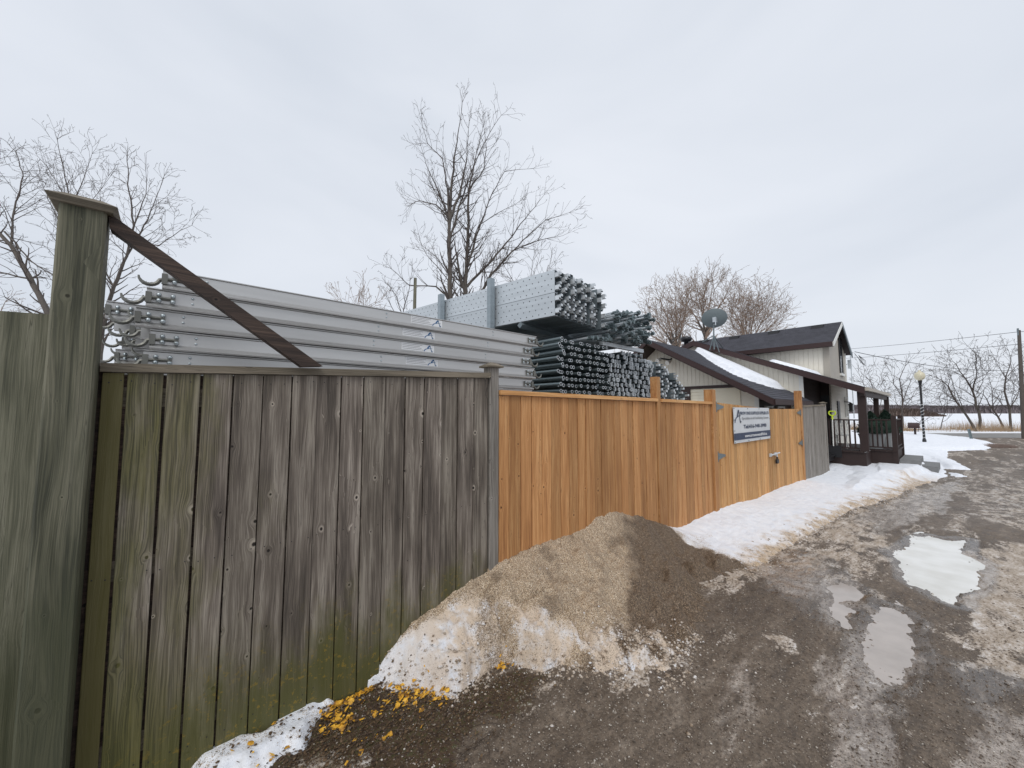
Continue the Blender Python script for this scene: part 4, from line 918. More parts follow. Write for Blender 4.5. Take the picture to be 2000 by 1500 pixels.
# short boxy steel decks piled at the right
bd = empty('steel_deck'); sec = [(0, 0), (.105, 0), (.105, .012), (.004, .006), (.004, .122), (.105, .118), (.105, .130), (0, .130)]
mb = MB(); mb.prism(sec, 0, 1.5, 'y'); mb.build('channel', M['galv_dark'], bd)
mb = MB(); mb.box(.02, .075, -.05, .02, .085, .09); mb.box(.02, .026, -.05, .02, .045, .09); mb.box(.02, .075, -.054, -.049, .05, .09); mb.build('end_bracket', M['galv_head'], bd)
first = True
for r_ in range(7):
    for c_ in range(10):
        hgt = 2.62-.035*c_-.01*max(0, c_-6)*3
        if r_*.135 > hgt-1.7: continue
        e = bd if first else copytree(bd); first = False
        e.location = (6.72+c_*.118+random.uniform(-.012, .012), 3.62+random.uniform(-.09, .06), hgt-.135*(r_+1)+random.uniform(-.012, .012)); e.rotation_euler = (0, random.uniform(-.06, .06), random.uniform(-.03, .03))
        tag(e, f'boxy galvanised deck in the {["top","second","third","fourth","fifth","sixth","bottom"][r_]} layer of the dark pile below the gable', 'steel deck', 'boxy decks piled by the house')
# tangle of diagonal braces on the rack
br = empty('diagonal_brace'); mb = MB(); mb.tube([(0, 0, 0), (0, 2.3, 0)], .021, 8); mb.build('pipe', M['galv'], br)
mb = MB(); mb.box(-.012, .012, -.10, .01, -.028, .028); mb.box(-.03, .03, -.085, -.06, -.012, .034); mb.tube([(-.035, -.05, .02), (.035, -.05, -.02)], .009, 5); mb.build('end_fitting', M['galv_tube'], br)
first = True
for i in range(105):
    e = br if first else copytree(br); first = False
    c_ = random.random(); x_ = 5.0+1.02*c_; zt = 2.86+.50*math.sin(math.pi*min(1, .25+.75*c_)*.72)
    e.location = (x_, 3.42+random.uniform(-.16, .18), random.uniform(2.80, zt)); e.rotation_euler = (random.uniform(-.06, .03), random.uniform(-3, 3), random.uniform(-.10, .16))
    tag(e, ('end of a galvanised brace high on the tangled bundle' if e.location.z > 3.0 else 'end of a galvanised brace low in the tangled bundle')+(', left half' if x_ < 5.5 else ', right half by the house'), 'brace', 'tangled diagonal braces')
for i in range(5):
    e = copytree(br); e.location = (4.45+.14*i, 3.40+.02*i, 2.745+.012*i); e.rotation_euler = (0, random.uniform(-3, 3), .03*i)
    tag(e, 'galvanised diagonal brace lying loose just under the raised planks', 'brace', 'loose braces under the planks')
cr = empty('carrying_frame', (5.5, 3.6, 2.7), 'low steel frame under the tangled braces', 'frame')
for y0 in (3.5, 4.6): o = box_part('beam', 4.95, 6.15, y0, y0+.06, 2.715, 2.775, M['galv'], cr)
for x0 in (5.0, 6.06):
    for y0 in (3.66, 4.76): box_part('leg', x0, x0+.05, y0, y0+.05, -.2, 2.712, M['galv_dark'], cr)
q = depth(809, 600, 12.0); mb = MB(); mb.tube([(q[0], q[1], -.3), (q[0], q[1], 3.0), (q[0]+.02, q[1], EYE+(803-538)/FPX*12)], [.07, .06, .05], 8)
tag(mb.build('wooden_pole', M['post_wood'], smooth=True), 'bare wooden pole standing behind the aluminium decks', 'pole')

# ================================================================== HOUSE
ho = empty('house', (17, 5, -.2), 'cream sided house with brown trim, dark shingle roofs and snow on the low roof', 'house')
HL = Vector(ho.location)
def hb(mb, name, mat, par=None, org=None, smooth=False):
    org = org or tuple(HL); o = mb.build(name, M[mat], par or ho, origin=org, smooth=smooth); o.location = Vector(org)-HL if par is None else Vector(org)-HL-(par.location); return o
EV = (1.72, 2.42); PK = (6.85, 4.56)         # B roof, (D, z) on its rake plane x = 15.9
AE = (3.08, 2.017); AP = (6.67, 4.11); AL = (7.2, 3.67)
CZ, CE, CR = 5.40, 4.36, 20.75
zB = lambda d: EV[1]+(PK[1]-EV[1])*(d-EV[0])/(PK[0]-EV[0]) if d < PK[0] else PK[1]-.417*(d-PK[0])
zA = lambda d: AE[1]+(AP[1]-AE[1])*(d-AE[0])/(AP[0]-AE[0]) if d < AP[0] else AP[1]-.8*(d-AP[0])
def vboards(x, d0, d1, ztop, zbot, w, mat, face=-1, along='D'):
    d = d0
    while d < d1-.01:
        e_ = min(d+w, d1); a, b = d+.004, e_-.004; mb = MB()
        za, zb_ = ztop(a), ztop(b); m_ = w*.5
        if along == 'D':      # face looks towards -X
            mb.prism([(a, zbot), (b, zbot), (b, zb_), (a, za)], x-.010, x+.01, 'x')
            org = (x, a, zbot)
        else:                 # face looks towards -Y
            mb.prism([(a, zbot), (b, zbot), (b, zb_), (a, za)], x-.010, x+.01, 'y'); org = (a, x, zbot)
        hb(mb, 'siding_board', mat, None, org); d = e_
def wall(name, poly, a, b, ax, mat): return hb(MB().prism(poly, a, b, ax), name, mat)
def laps(x, a, b, z0, z1, mat, ax='x', pitch=.11, name='lap_siding'):
    mb = MB(); z_ = z0
    while z_ < z1-.02:
        t = min(z_+pitch, z1); 
        if ax == 'x': mb.add([(x-.022, a, z_), (x-.022, b, z_), (x-.004, b, t), (x-.004, a, t), (x, a, z_), (x, b, z_)], [(1, 0, 3, 2), (0, 1, 5, 4)])
        else: mb.add([(a, x-.022, z_), (b, x-.022, z_), (b, x-.004, t), (a, x-.004, t), (a, x, z_), (b, x, z_)], [(0, 1, 2, 3), (1, 0, 4, 5)])
        z_ = t
    o = hb(mb, name, mat); o['kind'] = 'stuff'; return o
# walls
wall('wall', [(3.68, -.3), (7.13, -.3), (7.13, zA(7.13)-.12), (AP[0], AP[1]-.12), (3.68, zA(3.68)-.12)], 12.68, 12.77, 'x', 'siding')            # A front
wall('wall', [(12.77, -.3), (16.2, -.3), (16.2, 2.22), (12.77, 2.22)], 3.69, 3.78, 'y', 'brown_trim')                      # A side
wall('wall', [(3.36, -.3), (10.2, -.3), (10.2, zB(10.2)-.12), (6.85, PK[1]-.12), (3.36, zB(3.36)-.12)], 16.21, 16.3, 'x', 'siding')           # B front
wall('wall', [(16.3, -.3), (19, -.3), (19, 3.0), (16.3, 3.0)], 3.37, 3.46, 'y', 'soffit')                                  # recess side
wall('wall', [(3.06, 0), (9, 0), (9, CE-.02), (3.06, CE-.02)], 19.01, 19.1, 'x', 'siding')                                   # C side
wall('wall', [(19.02, -.3), (22.5, -.3), (22.5, CE-.02), (20.75, CZ-.1), (19.02, CE-.02)], 3.065, 3.15, 'y', 'siding_grey')        # C end
wall('wall', [(3.1, -.3), (9, -.3), (9, CE), (3.1, CE)], 22.4, 22.49, 'x', 'siding')
vboards(12.67, 4.25, 7.10, lambda d: zA(d)-.14, 2.50, .128, 'siding')
vboards(16.20, 3.42, 8.6, lambda d: zB(d)-.14, 2.3, .15, 'siding')
vboards(19.0, 3.20, 8.9, lambda d: CE-.05, 3.0, .155, 'siding')
vboards(3.055, 19.06, 22.45, lambda x: (CE-.05)+(CZ-CE-.05)*(1-abs(x-20.75)/1.75), 3.0, .2, 'siding_grey', along='X')
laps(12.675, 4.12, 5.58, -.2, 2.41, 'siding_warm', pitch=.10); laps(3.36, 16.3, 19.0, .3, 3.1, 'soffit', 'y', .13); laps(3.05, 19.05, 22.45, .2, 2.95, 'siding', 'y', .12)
hb(MB().box(12.63, 12.67, 4.25, 5.94, 2.41, 2.50), 'band_board', 'brown_trim')
hb(MB().box(12.63, 12.68, 5.58, 5.91, -.3, 2.409), 'door_jamb', 'brown_trim'); hb(MB().box(12.645, 12.675, 3.64, 3.75, -.3, 2.19), 'corner_board', 'white_trim')
hb(MB().box(16.17, 16.21, 3.30, 3.42, -.3, zB(3.36)-.15), 'corner_board', 'white_trim')
hb(MB().box(18.96, 19.005, 3.0, 3.20, 2.9, CE-.05), 'corner_board', 'siding_grey'); hb(MB().box(22.46, 22.54, 3.0, 3.14, -.3, CE-.1), 'downpipe', 'white_trim')
hb(MB().box(18.985, 19.005, 3.07, 3.36, .3, 3.0), 'recess_panel', 'soffit')
# roofs: slab + fascia + stepped shingle courses
def roof(x0, x1, dl, zl, dh, zh, n, nm='roof', th=.05, ax='x'):
    """slope between eave (dl,zl) and ridge (dh,zh), running from x0 to x1 along ax"""
    P = (lambda u, v, w: (u, v, w)) if ax == 'x' else (lambda u, v, w: (v, u, w))
    mb = MB(); mb.add([P(x0, dl, zl), P(x1, dl, zl), P(x1, dh, zh), P(x0, dh, zh), P(x0, dl, zl-th), P(x1, dl, zl-th), P(x1, dh, zh-th), P(x0, dh, zh-th)],
                      [(0, 1, 2, 3), (7, 6, 5, 4), (0, 4, 5, 1), (1, 5, 6, 2), (2, 6, 7, 3), (3, 7, 4, 0)])
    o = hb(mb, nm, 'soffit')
    mb = MB()
    for i in range(n):
        a, b = i/n, (i+1)/n; f = lambda t: (dl+(dh-dl)*t, zl+(zh-zl)*t)
        A_, B_ = f(a), f(b)
        mb.add([P(x0-.02, A_[0], A_[1]+.022), P(x1+.02, A_[0], A_[1]+.022), P(x1+.02, B_[0], B_[1]+.006), P(x0-.02, B_[0], B_[1]+.006), P(x0-.02, A_[0], A_[1]+.001), P(x1+.02, A_[0], A_[1]+.001)], [(0, 1, 2, 3), (0, 4, 5, 1), (0, 3, 4), (1, 5, 2)])
    s_ = mb.build('shingle_courses', M['shingle'], o, origin=tuple(HL)); s_.location = (0, 0, 0); s_['kind'] = 'stuff'
    return o
rA = roof(11.93, 16.19, AE[0], AE[1], AP[0], AP[1], 30); roof(11.93, 16.19, AL[0], AL[1], AP[0], AP[1], 6)
rB = roof(15.9, 22.6, EV[0], EV[1], 3.0, zB(3.0), 10); roof(15.9, 18.98, 3.0, zB(3.0), PK[0], PK[1], 28); roof(15.9, 18.98, 10.6, zB(10.6), PK[0], PK[1], 28)
rC = roof(2.84, 9.3, 18.68, CE-.04, CR, CZ, 16, ax='y'); roof(2.84, 9.3, 22.85, CE-.10, CR, CZ, 16, ax='y')
def fascia(pts, x0, x1, h, ax='x', mat='brown_trim', name='fascia'):
    for (a, za), (b, zb_) in zip(pts[:-1], pts[1:]): hb(MB().prism([(a, za-h), (b, zb_-h), (b, zb_), (a, za)], x0, x1, ax), name, mat)
fascia([AE, AP, AL], 11.89, 11.93, .17); fascia([EV, PK, (10.6, zB(10.6))], 15.86, 15.90, .20)
fascia([(18.68, CE-.04), (CR, CZ)], 2.80, 2.84, .17, 'y', 'white_trim'); fascia([(CR, CZ), (22.85, CE-.10)], 2.80, 2.84, .17, 'y', 'galv_dark')
fascia([(11.93, AE[1]), (16.19, AE[1])], AE[0]-.03, AE[0], .15, 'y'); fascia([(15.9, EV[1]), (22.6, EV[1])], EV[0]-.09, EV[0], .10, 'y', 'siding_grey', 'gutter')
hb(MB().box(18.62, 18.68, 2.84, 9.3, CE-.21, CE-.035), 'fascia', 'brown_trim')
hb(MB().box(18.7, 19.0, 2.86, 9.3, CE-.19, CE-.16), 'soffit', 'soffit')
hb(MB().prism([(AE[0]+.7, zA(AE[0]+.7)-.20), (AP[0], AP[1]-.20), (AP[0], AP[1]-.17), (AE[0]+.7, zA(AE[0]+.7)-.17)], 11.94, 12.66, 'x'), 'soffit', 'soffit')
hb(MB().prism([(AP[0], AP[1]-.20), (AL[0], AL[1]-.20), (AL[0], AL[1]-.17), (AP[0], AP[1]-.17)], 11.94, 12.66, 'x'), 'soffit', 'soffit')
# porch beam under the eave, ridge vents, windows, door
hb(MB().box(15.95, 22.5, 1.74, 1.86, 2.16, 2.33), 'porch_beam', 'brown_rail')
for px_, py_ in ((1376, 663), (1435, 655), (1512, 645), (1597, 635)):
    r = ray(px_, py_); k = 20.5/r[0]; d = r[1]*k
    mb = MB(); zc = CZ-.10; mb.prism([(20.28, zc-.14), (20.72, zc-.02), (20.70, zc+.08), (20.34, zc+.03)], d-.20, d+.20, 'y'); hb(mb, 'roof_vent', 'black')
mb = MB(); r = ray(1340, 664); k = 17.6/r[0]; vd, vz = r[1]*k, EYE+r[2]*k; mb.lathe([(.10, vz-.6), (.10, vz-.10), (.22, vz-.06), (.26, vz+.04), (.22, vz+.13), (.10, vz+.16)], (17.6, vd), 14); hb(mb, 'chimney_pipe', 'black', smooth=True)
def window(s0, s1, z0, z1, y, ax='y', fm='white_trim'):
    mb = MB(); f = .05
    def B(a, b, c, d, e0, e1):
        (mb.box(a, b, e0, e1, c, d) if ax == 'y' else mb.box(e0, e1, a, b, c, d))
    B(s0-f, s0, z0-f, z1+f, y-.03, y+.01); B(s1, s1+f, z0-f, z1+f, y-.03, y+.01); B(s0, s1, z0-f, z0, y-.03, y+.01); B(s0, s1, z1, z1+f, y-.03, y+.01)
    w_ = hb(mb, 'window', fm)
    if fm == 'black': hb(MB().box(s0-.1, s1+.1, y-.06, y+.01, z0-.16, z0-.06), 'window_sill', 'white_trim'); mb = MB(); B(s0, s1, z0, z1, y-.012, y-.002); p_ = mb.build('pane', M['glass'], w_, origin=tuple(HL)); p_.location = (0, 0, 0)
a_ = onD(1637, 663, 3.04); b_ = onD(1645.5, 728, 3.04); window(a_[0], b_[0], b_[1], a_[1], 3.035, fm='black')
a_ = onD(1649.5, 778, 3.03); b_ = onD(1654.5, 812, 3.03); window(a_[0], b_[0], b_[1], a_[1], 3.02)
window(13.3, 13.95, 1.45, 1.80, 3.665); window(14.5, 15.2, 1.45, 1.80, 3.665)
hb(MB().box(20.1, 20.5, 3.0, 3.04, 1.2, 2.1), 'shutter', 'black')
# door inside the recess
hb(MB().box(18.955, 18.98, 3.09, 3.35, .35, 2.3), 'door', 'black')
# snow lying on the roofs
def roof_snow(outl, zf, name, th, lab, seed):
    P = np.array(outl); x0, x1 = P[:, 0].min(), P[:, 0].max(); y0, y1 = P[:, 1].min(), P[:, 1].max(); n_, m_ = 60, 60
    X, Y = np.meshgrid(np.linspace(x0-.05, x1+.05, n_), np.linspace(y0-.05, y1+.05, m_), indexing='ij'); X = X.ravel(); Y = Y.ravel()
    k = sdf(X, Y, outl)+fbm(X, Y, 3., 3, seed)*.12; Z = np.array([zf(q) for q in Y])+th*sm(0, .22, k)+.012-.06*sm(.0, -.1, k)+fbm(X, Y, 2.5, 3, seed)*.02
    F_ = grid_faces(n_, m_); F_ = F_[(k[F_].max(1) > -.06)]; u, inv = np.unique(F_, return_inverse=True)
    at = np.zeros((len(u), 4)); at[:, 3] = 1
    return tag(mesh_np(name, np.stack([X, Y, Z], 1)[u], inv.reshape(F_.shape), M['snow'], smooth=True, attr=at), lab, 'snow patch')
def on_slope(px_, py_, zf):
    r = ray(px_, py_); lo, hi = 4., 40.
    for k in np.linspace(4, 40, 4000):
        if EYE+r[2]*k <= zf(r[1]*k) and r[1]*k > 1.7: return (r[0]*k, r[1]*k)
    return None
# project the patch outline on the A roof by intersection with its plane
def plane_hit(px_, py_, E0, E1):
    r = ray(px_, py_); m = (E1[1]-E0[1])/(E1[0]-E0[0]); k = (E0[1]-m*E0[0]-EYE)/(r[2]-m*r[1]); return (r[0]*k, r[1]*k)
outl = [plane_hit(*p, AE, AP) for p in ((1356, 684), (1390, 686), (1425, 694), (1460, 705), (1495, 723), (1527, 743), (1549, 764), (1507, 758), (1470, 747), (1432, 732), (1395, 712), (1374, 697))]
outl = [(min(p[0], 16.15), p[1]) for p in outl]
roof_snow(outl, zA, 'roof_snow', .19, 'long white snow patch on the low gabled roof', 81)
outl2 = [(16.1, 4.6), (18.9, 4.9), (18.9, 3.0), (21.5, 2.6), (21.5, 2.0), (18, 2.4), (16.3, 2.9)]
roof_snow([(16.2, 3.2), (18.9, 3.2), (18.9, 4.3), (17.2, 4.6), (16.2, 4.2)], zB, 'roof_snow', .12, 'thin snow strip on the porch roof beside the upper wall', 82)
# satellite dish on the rake of the second gable
dk = empty('satellite_dish', (15.8, 6.2, 4.3), 'grey satellite dish on a tripod mast at the gable edge', 'satellite dish')
base = plane_hit(1393, 684, EV, PK); bz = zB(6.2); b0 = Vector((15.95, 6.15, zB(6.15)+.03)); mst = Vector(depth(1394, 655, 14.9)); top = Vector(depth(1394, 634, 14.9))
b0 = Vector((mst.x, mst.y, mst.z-.55))
def dpart(mb, nm, mt, smooth=False): o = mb.build(nm, M[mt], dk, origin=tuple(dk.location), smooth=smooth); o.location = (0, 0, 0)
mb = MB(); mb.tube([b0, mst, top], .028, 8); dpart(mb, 'mast', 'dish')
for p in ((1372, 668, 15.3), (1386, 684, 14.9), (1405, 688, 14.7), (1412, 680, 15.4)):
    mb = MB(); mb.tube([mst, Vector(depth(*p))], .018, 6); dpart(mb, 'strut', 'galv_tube')
c_ = Vector(depth(1395, 622, 14.9)); nrm = Vector((c_.x, c_.y, 6.0)).normalized(); u = nrm.cross(Vector((0, 0, 1))).normalized(); v = nrm.cross(u)
mb = MB(); V = []; F = []
for i in range(6):
    r_ = .46*i/5+.001; dp = .10*(i/5)**2
    for j in range(28): a = 6.2832*j/28; V.append(c_+nrm*dp+u*math.cos(a)*r_*1.0+v*math.sin(a)*r_*.82)
F = [(i*28+j, i*28+(j+1) % 28, (i+1)*28+(j+1) % 28, (i+1)*28+j) for i in range(5) for j in range(28)]
b_ = len(V); V += [p-nrm*-.012 for p in V]; F += [tuple(b_+q for q in f[::-1]) for f in F]
mb.add(V, F); dpart(mb, 'reflector', 'dish', True)
mb = MB(); mb.box(c_.x-.1, c_.x+.04, c_.y-.09, c_.y+.03, c_.z-.16, c_.z+.03); mb.tube([c_+Vector((-.06, -.06, -.05)), c_+Vector((-.15, -.1, -.3)), top], .02, 6); dpart(mb, 'bracket', 'galv')
# flood light pair below the gable
fl = empty('flood_light', (12.5, 6.51, 3.64), 'pair of pale flood lights under the gable soffit', 'light')
for p in ((1290, 703), (1309, 707)):
    q = onS(*p, 12.5); mb = MB(); mb.tube([(12.5, q[0], q[1]+.02), (12.34, q[0]+.03, q[1]-.05)], [.045, .08], 10); o = mb.build('lamp_head', M['white_trim'], fl, origin=(12.5, 6.51, 3.64)); o.location = (0, 0, 0)
mb = MB(); q0 = onS(1290, 700, 12.58); q1 = onS(1309, 703, 12.58); mb.tube([(12.58, q0[0], q0[1]), (12.58, q1[0], q1[1]), (12.66, q1[0], q1[1]+.05)], .03, 6); o = mb.build('bracket', M['black'], fl, origin=(12.5, 6.51, 3.64)); o.location = (0, 0, 0)

# ================================================================== PORCH
po = empty('porch', (16.1, 1.8, 0), 'dark brown timber porch with baluster railing beside the house', 'porch')
PL_ = Vector(po.location)
def pb(x0, x1, y0, y1, z0, z1, name, mat='brown_rail'):
    org = (x0, y0, z0); o = MB().box(x0, x1, y0, y1, z0, z1).build(name, M[mat], po, origin=org); o.location = Vector(org)-PL_; return o
DZ = .46; RZ = 1.44
pb(16.1, 16.14, 1.80, 3.36, -.2, DZ-.05, 'skirt_board'); pb(16.14, 17.2, 1.80, 1.84, -.2, DZ-.05, 'skirt_board')
pb(17.16, 17.2, 1.22, 1.80, -.2, DZ-.05, 'skirt_board'); pb(17.2, 19.6, 1.22, 1.26, -.2, DZ-.05, 'skirt_board')
for i in range(12): pb(16.05, 19.6, 1.84+i*.128, 1.84+i*.128+.122, DZ-.045, DZ, 'deck_board')
for i in range(5): pb(17.12, 19.65, 1.18+i*.128, 1.18+i*.128+.122, DZ-.045, DZ, 'deck_board')
pb(16.06, 16.26, 1.73, 1.93, DZ, 2.30, 'post'); pb(19.5, 19.64, 1.76, 1.9, DZ, 2.3, 'post'); pb(22.3, 22.45, 1.7, 1.85, -.2, 2.3, 'post')
pb(17.14, 17.26, 1.17, 1.29, -.0, RZ+.11, 'newel_post'); pb(19.40, 19.53, 1.17, 1.29, -.0, RZ+.11, 'newel_post')
pb(16.10, 16.17, 1.94, 3.35, RZ-.04, RZ, 'hand_rail'); pb(16.11, 16.16, 1.94, 3.35, DZ+.06, DZ+.10, 'bottom_rail')
y_ = 2.02
while y_ < 3.3: pb(16.115, 16.155, y_, y_+.04, DZ+.10, RZ-.04, 'baluster'); y_ += .125
pb(17.16, 17.23, 1.30, 1.92, RZ-.04, RZ, 'hand_rail'); pb(17.17, 17.22, 1.30, 1.92, DZ+.06, DZ+.10, 'bottom_rail')
y_ = 1.38
while y_ < 1.9: pb(17.175, 17.215, y_, y_+.04, DZ+.10, RZ-.04, 'baluster'); y_ += .115
pb(17.27, 19.39, 1.20, 1.26, RZ-.04, RZ, 'hand_rail'); pb(17.27, 19.39, 1.21, 1.25, DZ+.06, DZ+.10, 'bottom_rail'); 
x_ = 17.6
while x_ < 19.3: pb(x_, x_+.035, 1.215, 1.245, DZ+.10, RZ-.04, 'baluster'); x_ += .35
# stone steps
def stone(px_a, px_b, py_t, py_b, nm, lab, dz):
    a = gpt(px_a, py_b); b = gpt(px_b, py_b); zz = float(gslope(a[0]))
    mb = MB(); x0 = min(a[0], b[0]); y0 = min(a[1], b[1]); mb.box(x0, x0+1.3, y0, y0+.75, zz-.1, zz+dz); tag(mb.build(nm, M['concrete'], origin=(x0, y0, zz)), lab, 'step')
mb = MB(); mb.prism([(17.5, .72), (19.4, .72), (19.5, 1.17), (17.4, 1.17)], -.25, .17, 'z'); tag(mb.build('stone_step', M['concrete'], origin=(18.3, .9, -.2)), 'upper grey stone step against the porch', 'step')
mb = MB(); mb.prism([(17.6, .36), (19.2, .34), (19.3, .71), (17.7, .71)], -.25, .0, 'z'); tag(mb.build('stone_step', M['concrete'], origin=(18.1, .3, -.2)), 'lower grey stone step reaching into the snow', 'step')
mb = MB(); mb.prism([(15.2, 2.55), (15.9, 2.55), (15.9, 2.95), (15.2, 2.95)], .16, .30, 'z'); mb.prism([(15.2, 2.5), (15.9, 2.5), (15.9, 3.0), (15.2, 3.0)], .30, .34, 'z'); tag(mb.build('step_stool', M['black'], origin=(15.5, 2.7, .1)), 'low dark step stool half sunk in the snow by the porch', 'stool')
# planters with clipped evergreens
def topiary(x, y, h, w, lab):
    e = empty('potted_evergreen', (x, y, DZ), lab, 'potted plant', 'potted evergreens on the porch')
    mb = MB(); mb.lathe([(w*.62, 0), (w*.80, .42), (w*.84, .43), (w*.84, .47), (w*.74, .47)], (0, 0), 14); mb.build('planter', M['planter'], e, smooth=False)
    rs = np.random.RandomState(int(x*100)); n_ = 4200; t = rs.rand(n_)**.8; a = rs.rand(n_)*6.28; rr = w*1.05*(1-t)**.8*(.75+.3*rs.rand(n_))*(1+.1*np.sin(a*5)); zz = .5+t*(h-.5)
    c = np.stack([rr*np.cos(a), rr*np.sin(a), zz], 1); d1 = rs.normal(0, .022, (n_, 3)); d2 = rs.normal(0, .022, (n_, 3)); 
    V = np.concatenate([c, c+d1, c+d2], 1).reshape(-1, 3); F_ = np.arange(3*n_).reshape(-1, 3)
    o = mesh_np('foliage', V, F_, M['ever'], e); mb = MB(); mb.lathe([(w*.9, .5), (w*.62, .9), (w*.25, h-.35), (.02, h-.1)], (0, 0), 12); mb.build('core', M['ever'], e)
topiary(17.75, 1.82, 1.22, .42, 'front potted dark evergreen cone behind the porch railing'); topiary(18.85, 1.55, 1.25, .40, 'rear potted dark evergreen cone beside the porch newel posts')
# shovel with lime handle
sh = empty('snow_shovel', (15.9, 3.0, .3), 'snow shovel with lime green D handle leaning on the railing', 'shovel')
p0 = onS(1624, 832, 15.98); p1 = onS(1628, 868, 15.98); pt = onS(1625.5, 812, 15.98); o_ = (15.9, 3.0, .3)
mb = MB(); mb.tube([(15.98, pt[0], pt[1]), (15.95, p1[0], p1[1]-.05)], .016, 8); o = mb.build('shaft', M['white_trim'], sh, origin=o_); o.location = (0, 0, 0)
mb = MB(); c = (pt[0], pt[1]+.09); mb.tube([(15.98, c[0]+.085*math.cos(a)*(1 if math.sin(a) < .5 else 1), c[1]+.085*min(math.sin(a), .6)) for a in [6.2832*k/16 for k in range(17)]], .018, 6); mb.tube([(15.98, pt[0], pt[1]+.03), (15.98, pt[0], pt[1]-.12)], .024, 6); o = mb.build('handle', M['lime'], sh, origin=o_); o.location = (0, 0, 0)
mb = MB(); mb.add([(15.93, p1[0]-.2, p1[1]-.4), (15.93, p1[0]+.2, p1[1]-.4), (15.97, p1[0]+.19, p1[1]-.03), (15.97, p1[0]-.19, p1[1]-.03), (15.96, p1[0]-.2, p1[1]-.4), (15.96, p1[0]+.2, p1[1]-.4), (16., p1[0]+.19, p1[1]-.03), (16., p1[0]-.19, p1[1]-.03)], [(0, 3, 2, 1), (4, 5, 6, 7), (0, 1, 5, 4), (2, 3, 7, 6), (0, 4, 7, 3), (1, 2, 6, 5)]); o = mb.build('blade', M['black'], sh, origin=o_); o.location = (0, 0, 0)
# ornate white metal chair
ch = empty('garden_chair', (17.0, 2.5, DZ), 'white ornate metal garden chair standing on the porch', 'chair')
def cpart(mb, nm, mt='white_trim'): mb.build(nm, M[mt], ch)
mb = MB(); mb.lathe([(.20, .42), (.23, .43), (.23, .45), (.19, .46)], (0, 0), 14); cpart(mb, 'seat')
for a in (.8, 2.4, 3.9, 5.5): mb = MB(); mb.tube([(.17*math.cos(a), .17*math.sin(a), .43), (.15*math.cos(a), .15*math.sin(a), .25), (.23*math.cos(a), .23*math.sin(a), 0)], .013, 6); cpart(mb, 'leg')
mb = MB()
mb.tube([(.18, -.2, .44), (.2, -.22, .75), (.2, -.12, .92), (.2, 0, .96), (.2, .12, .92), (.2, .22, .75), (.18, .2, .44)], .013, 6)
for k in range(5):
    y0 = -.14+.07*k; mb.tube([(.2, y0+.03*math.sin(t*2.5+k), .45+.1*t) for t in range(6)], .009, 5)
for zc in (.55, .68, .80): mb.tube([(.2, .06*math.cos(a), zc+.05*math.sin(a)) for a in [6.283*k/10 for k in range(11)]], .008, 5)
cpart(mb, 'backrest')
# hanging wall lantern and electric meter at the far corner
lt = empty('wall_lantern', (22.6, 2.9, 1.9), 'dark lantern on the far corner of the house', 'lantern')
q = onD(1662, 800, 2.8); mb = MB(); mb.lathe([(.02, .30), (.10, .22), (.07, .20), (.06, -.02), (.09, -.04), (.02, -.10)], (0, 0), 8); mb.build('lantern_body', M['black'], lt); lt.location = (q[0], 2.8, q[1])
mb = MB(); mb.tube([(0, 0, .30), (0, .2, .34)], .02, 6); mb.build('arm', M['black'], lt)
q = onD(1659, 705, 2.95); me_ = empty('service_mast', (q[0], 2.95, q[1]), 'electric service box with drooping cables on the upper wall corner', 'service mast')
mb = MB(); mb.box(-.08, .08, -.06, .06, -.35, .05); mb.tube([(.10, -.03, -2.6), (.10, -.03, .3), (.08, -.08, .40), (.0, -.14, .36)], .018, 8); mb.build('conduit', M['galv'], me_)
mb = MB()
for k in range(4): mb.tube([(.05, -.18, .34), (.10+.04*k, -.30-.03*k, .1-.05*k), (.22+.05*k, -.36-.05*k, -.12-.05*k), (.30+.03*k, -.38-.04*k, .0), (.2, -.3, .25)], .008, 5)
mb.build('drip_loop', M['cable'], me_)

# ================================================================== LAMP POST, MAILBOX, POLE, WIRES
q = gpt(1806, 869); lx, ly = q; zt = EYE+(803-742)/FPX*(lx*FW[0]+ly*FW[1])
lp = empty('street_lamp', (lx, ly, -.2), 'black lamp post with cream globe and silver tinsel wound round its lower half', 'lamp post')
mb = MB(); Hh = zt+.2-.05; mb.lathe([(.085, 0), (.085, .25), (.055, .35), (.05, Hh-.35), (.08, Hh-.33), (.05, Hh-.28), (.09, Hh-.05), (.10, Hh)], (0, 0), 12); mb.build('pole', M['black'], lp)
mb = MB(); mb.lathe([(.06, Hh), (.19, Hh+.10), (.245, Hh+.26), (.20, Hh+.42), (.11, Hh+.50), (.06, Hh+.53), (.07, Hh+.56), (.01, Hh+.62)], (0, 0), 16); mb.build('globe', M['globe'], lp, smooth=True)
mb = MB(); mb.tube([(.065*math.cos(k*.42), .065*math.sin(k*.42), .3+k*.0125) for k in range(160)], .011, 4); mb.build('tinsel', M['tinsel'], lp)
q = gpt(1788, 853); mbx = empty('mailbox', (q[0], q[1], -.2), 'small brown mailbox on a post beside the road', 'mailbox')
mb = MB(); mb.box(-.06, .06, -.06, .06, 0, .62); mb.build('post', M['brown_rail'], mbx); mb = MB(); mb.prism([(-.34, .62), (.34, .62), (.34, .82), (.24, .98), (0, 1.03), (-.24, .98), (-.34, .82)], -.25, .35, 'y'); mb.build('box', M['brown_trim'], mbx)
q = gpt(1899, 862); mb = MB(); t_ = depth(1892, 838, q[0]*FW[0]+q[1]*FW[1]); mb.tube([(q[0], q[1], -.3), (t_[0], t_[1], t_[2])], .07, 8); tag(mb.build('marker_post', M['galv_tube']), 'leaning grey marker post in the roadside snow', 'post')
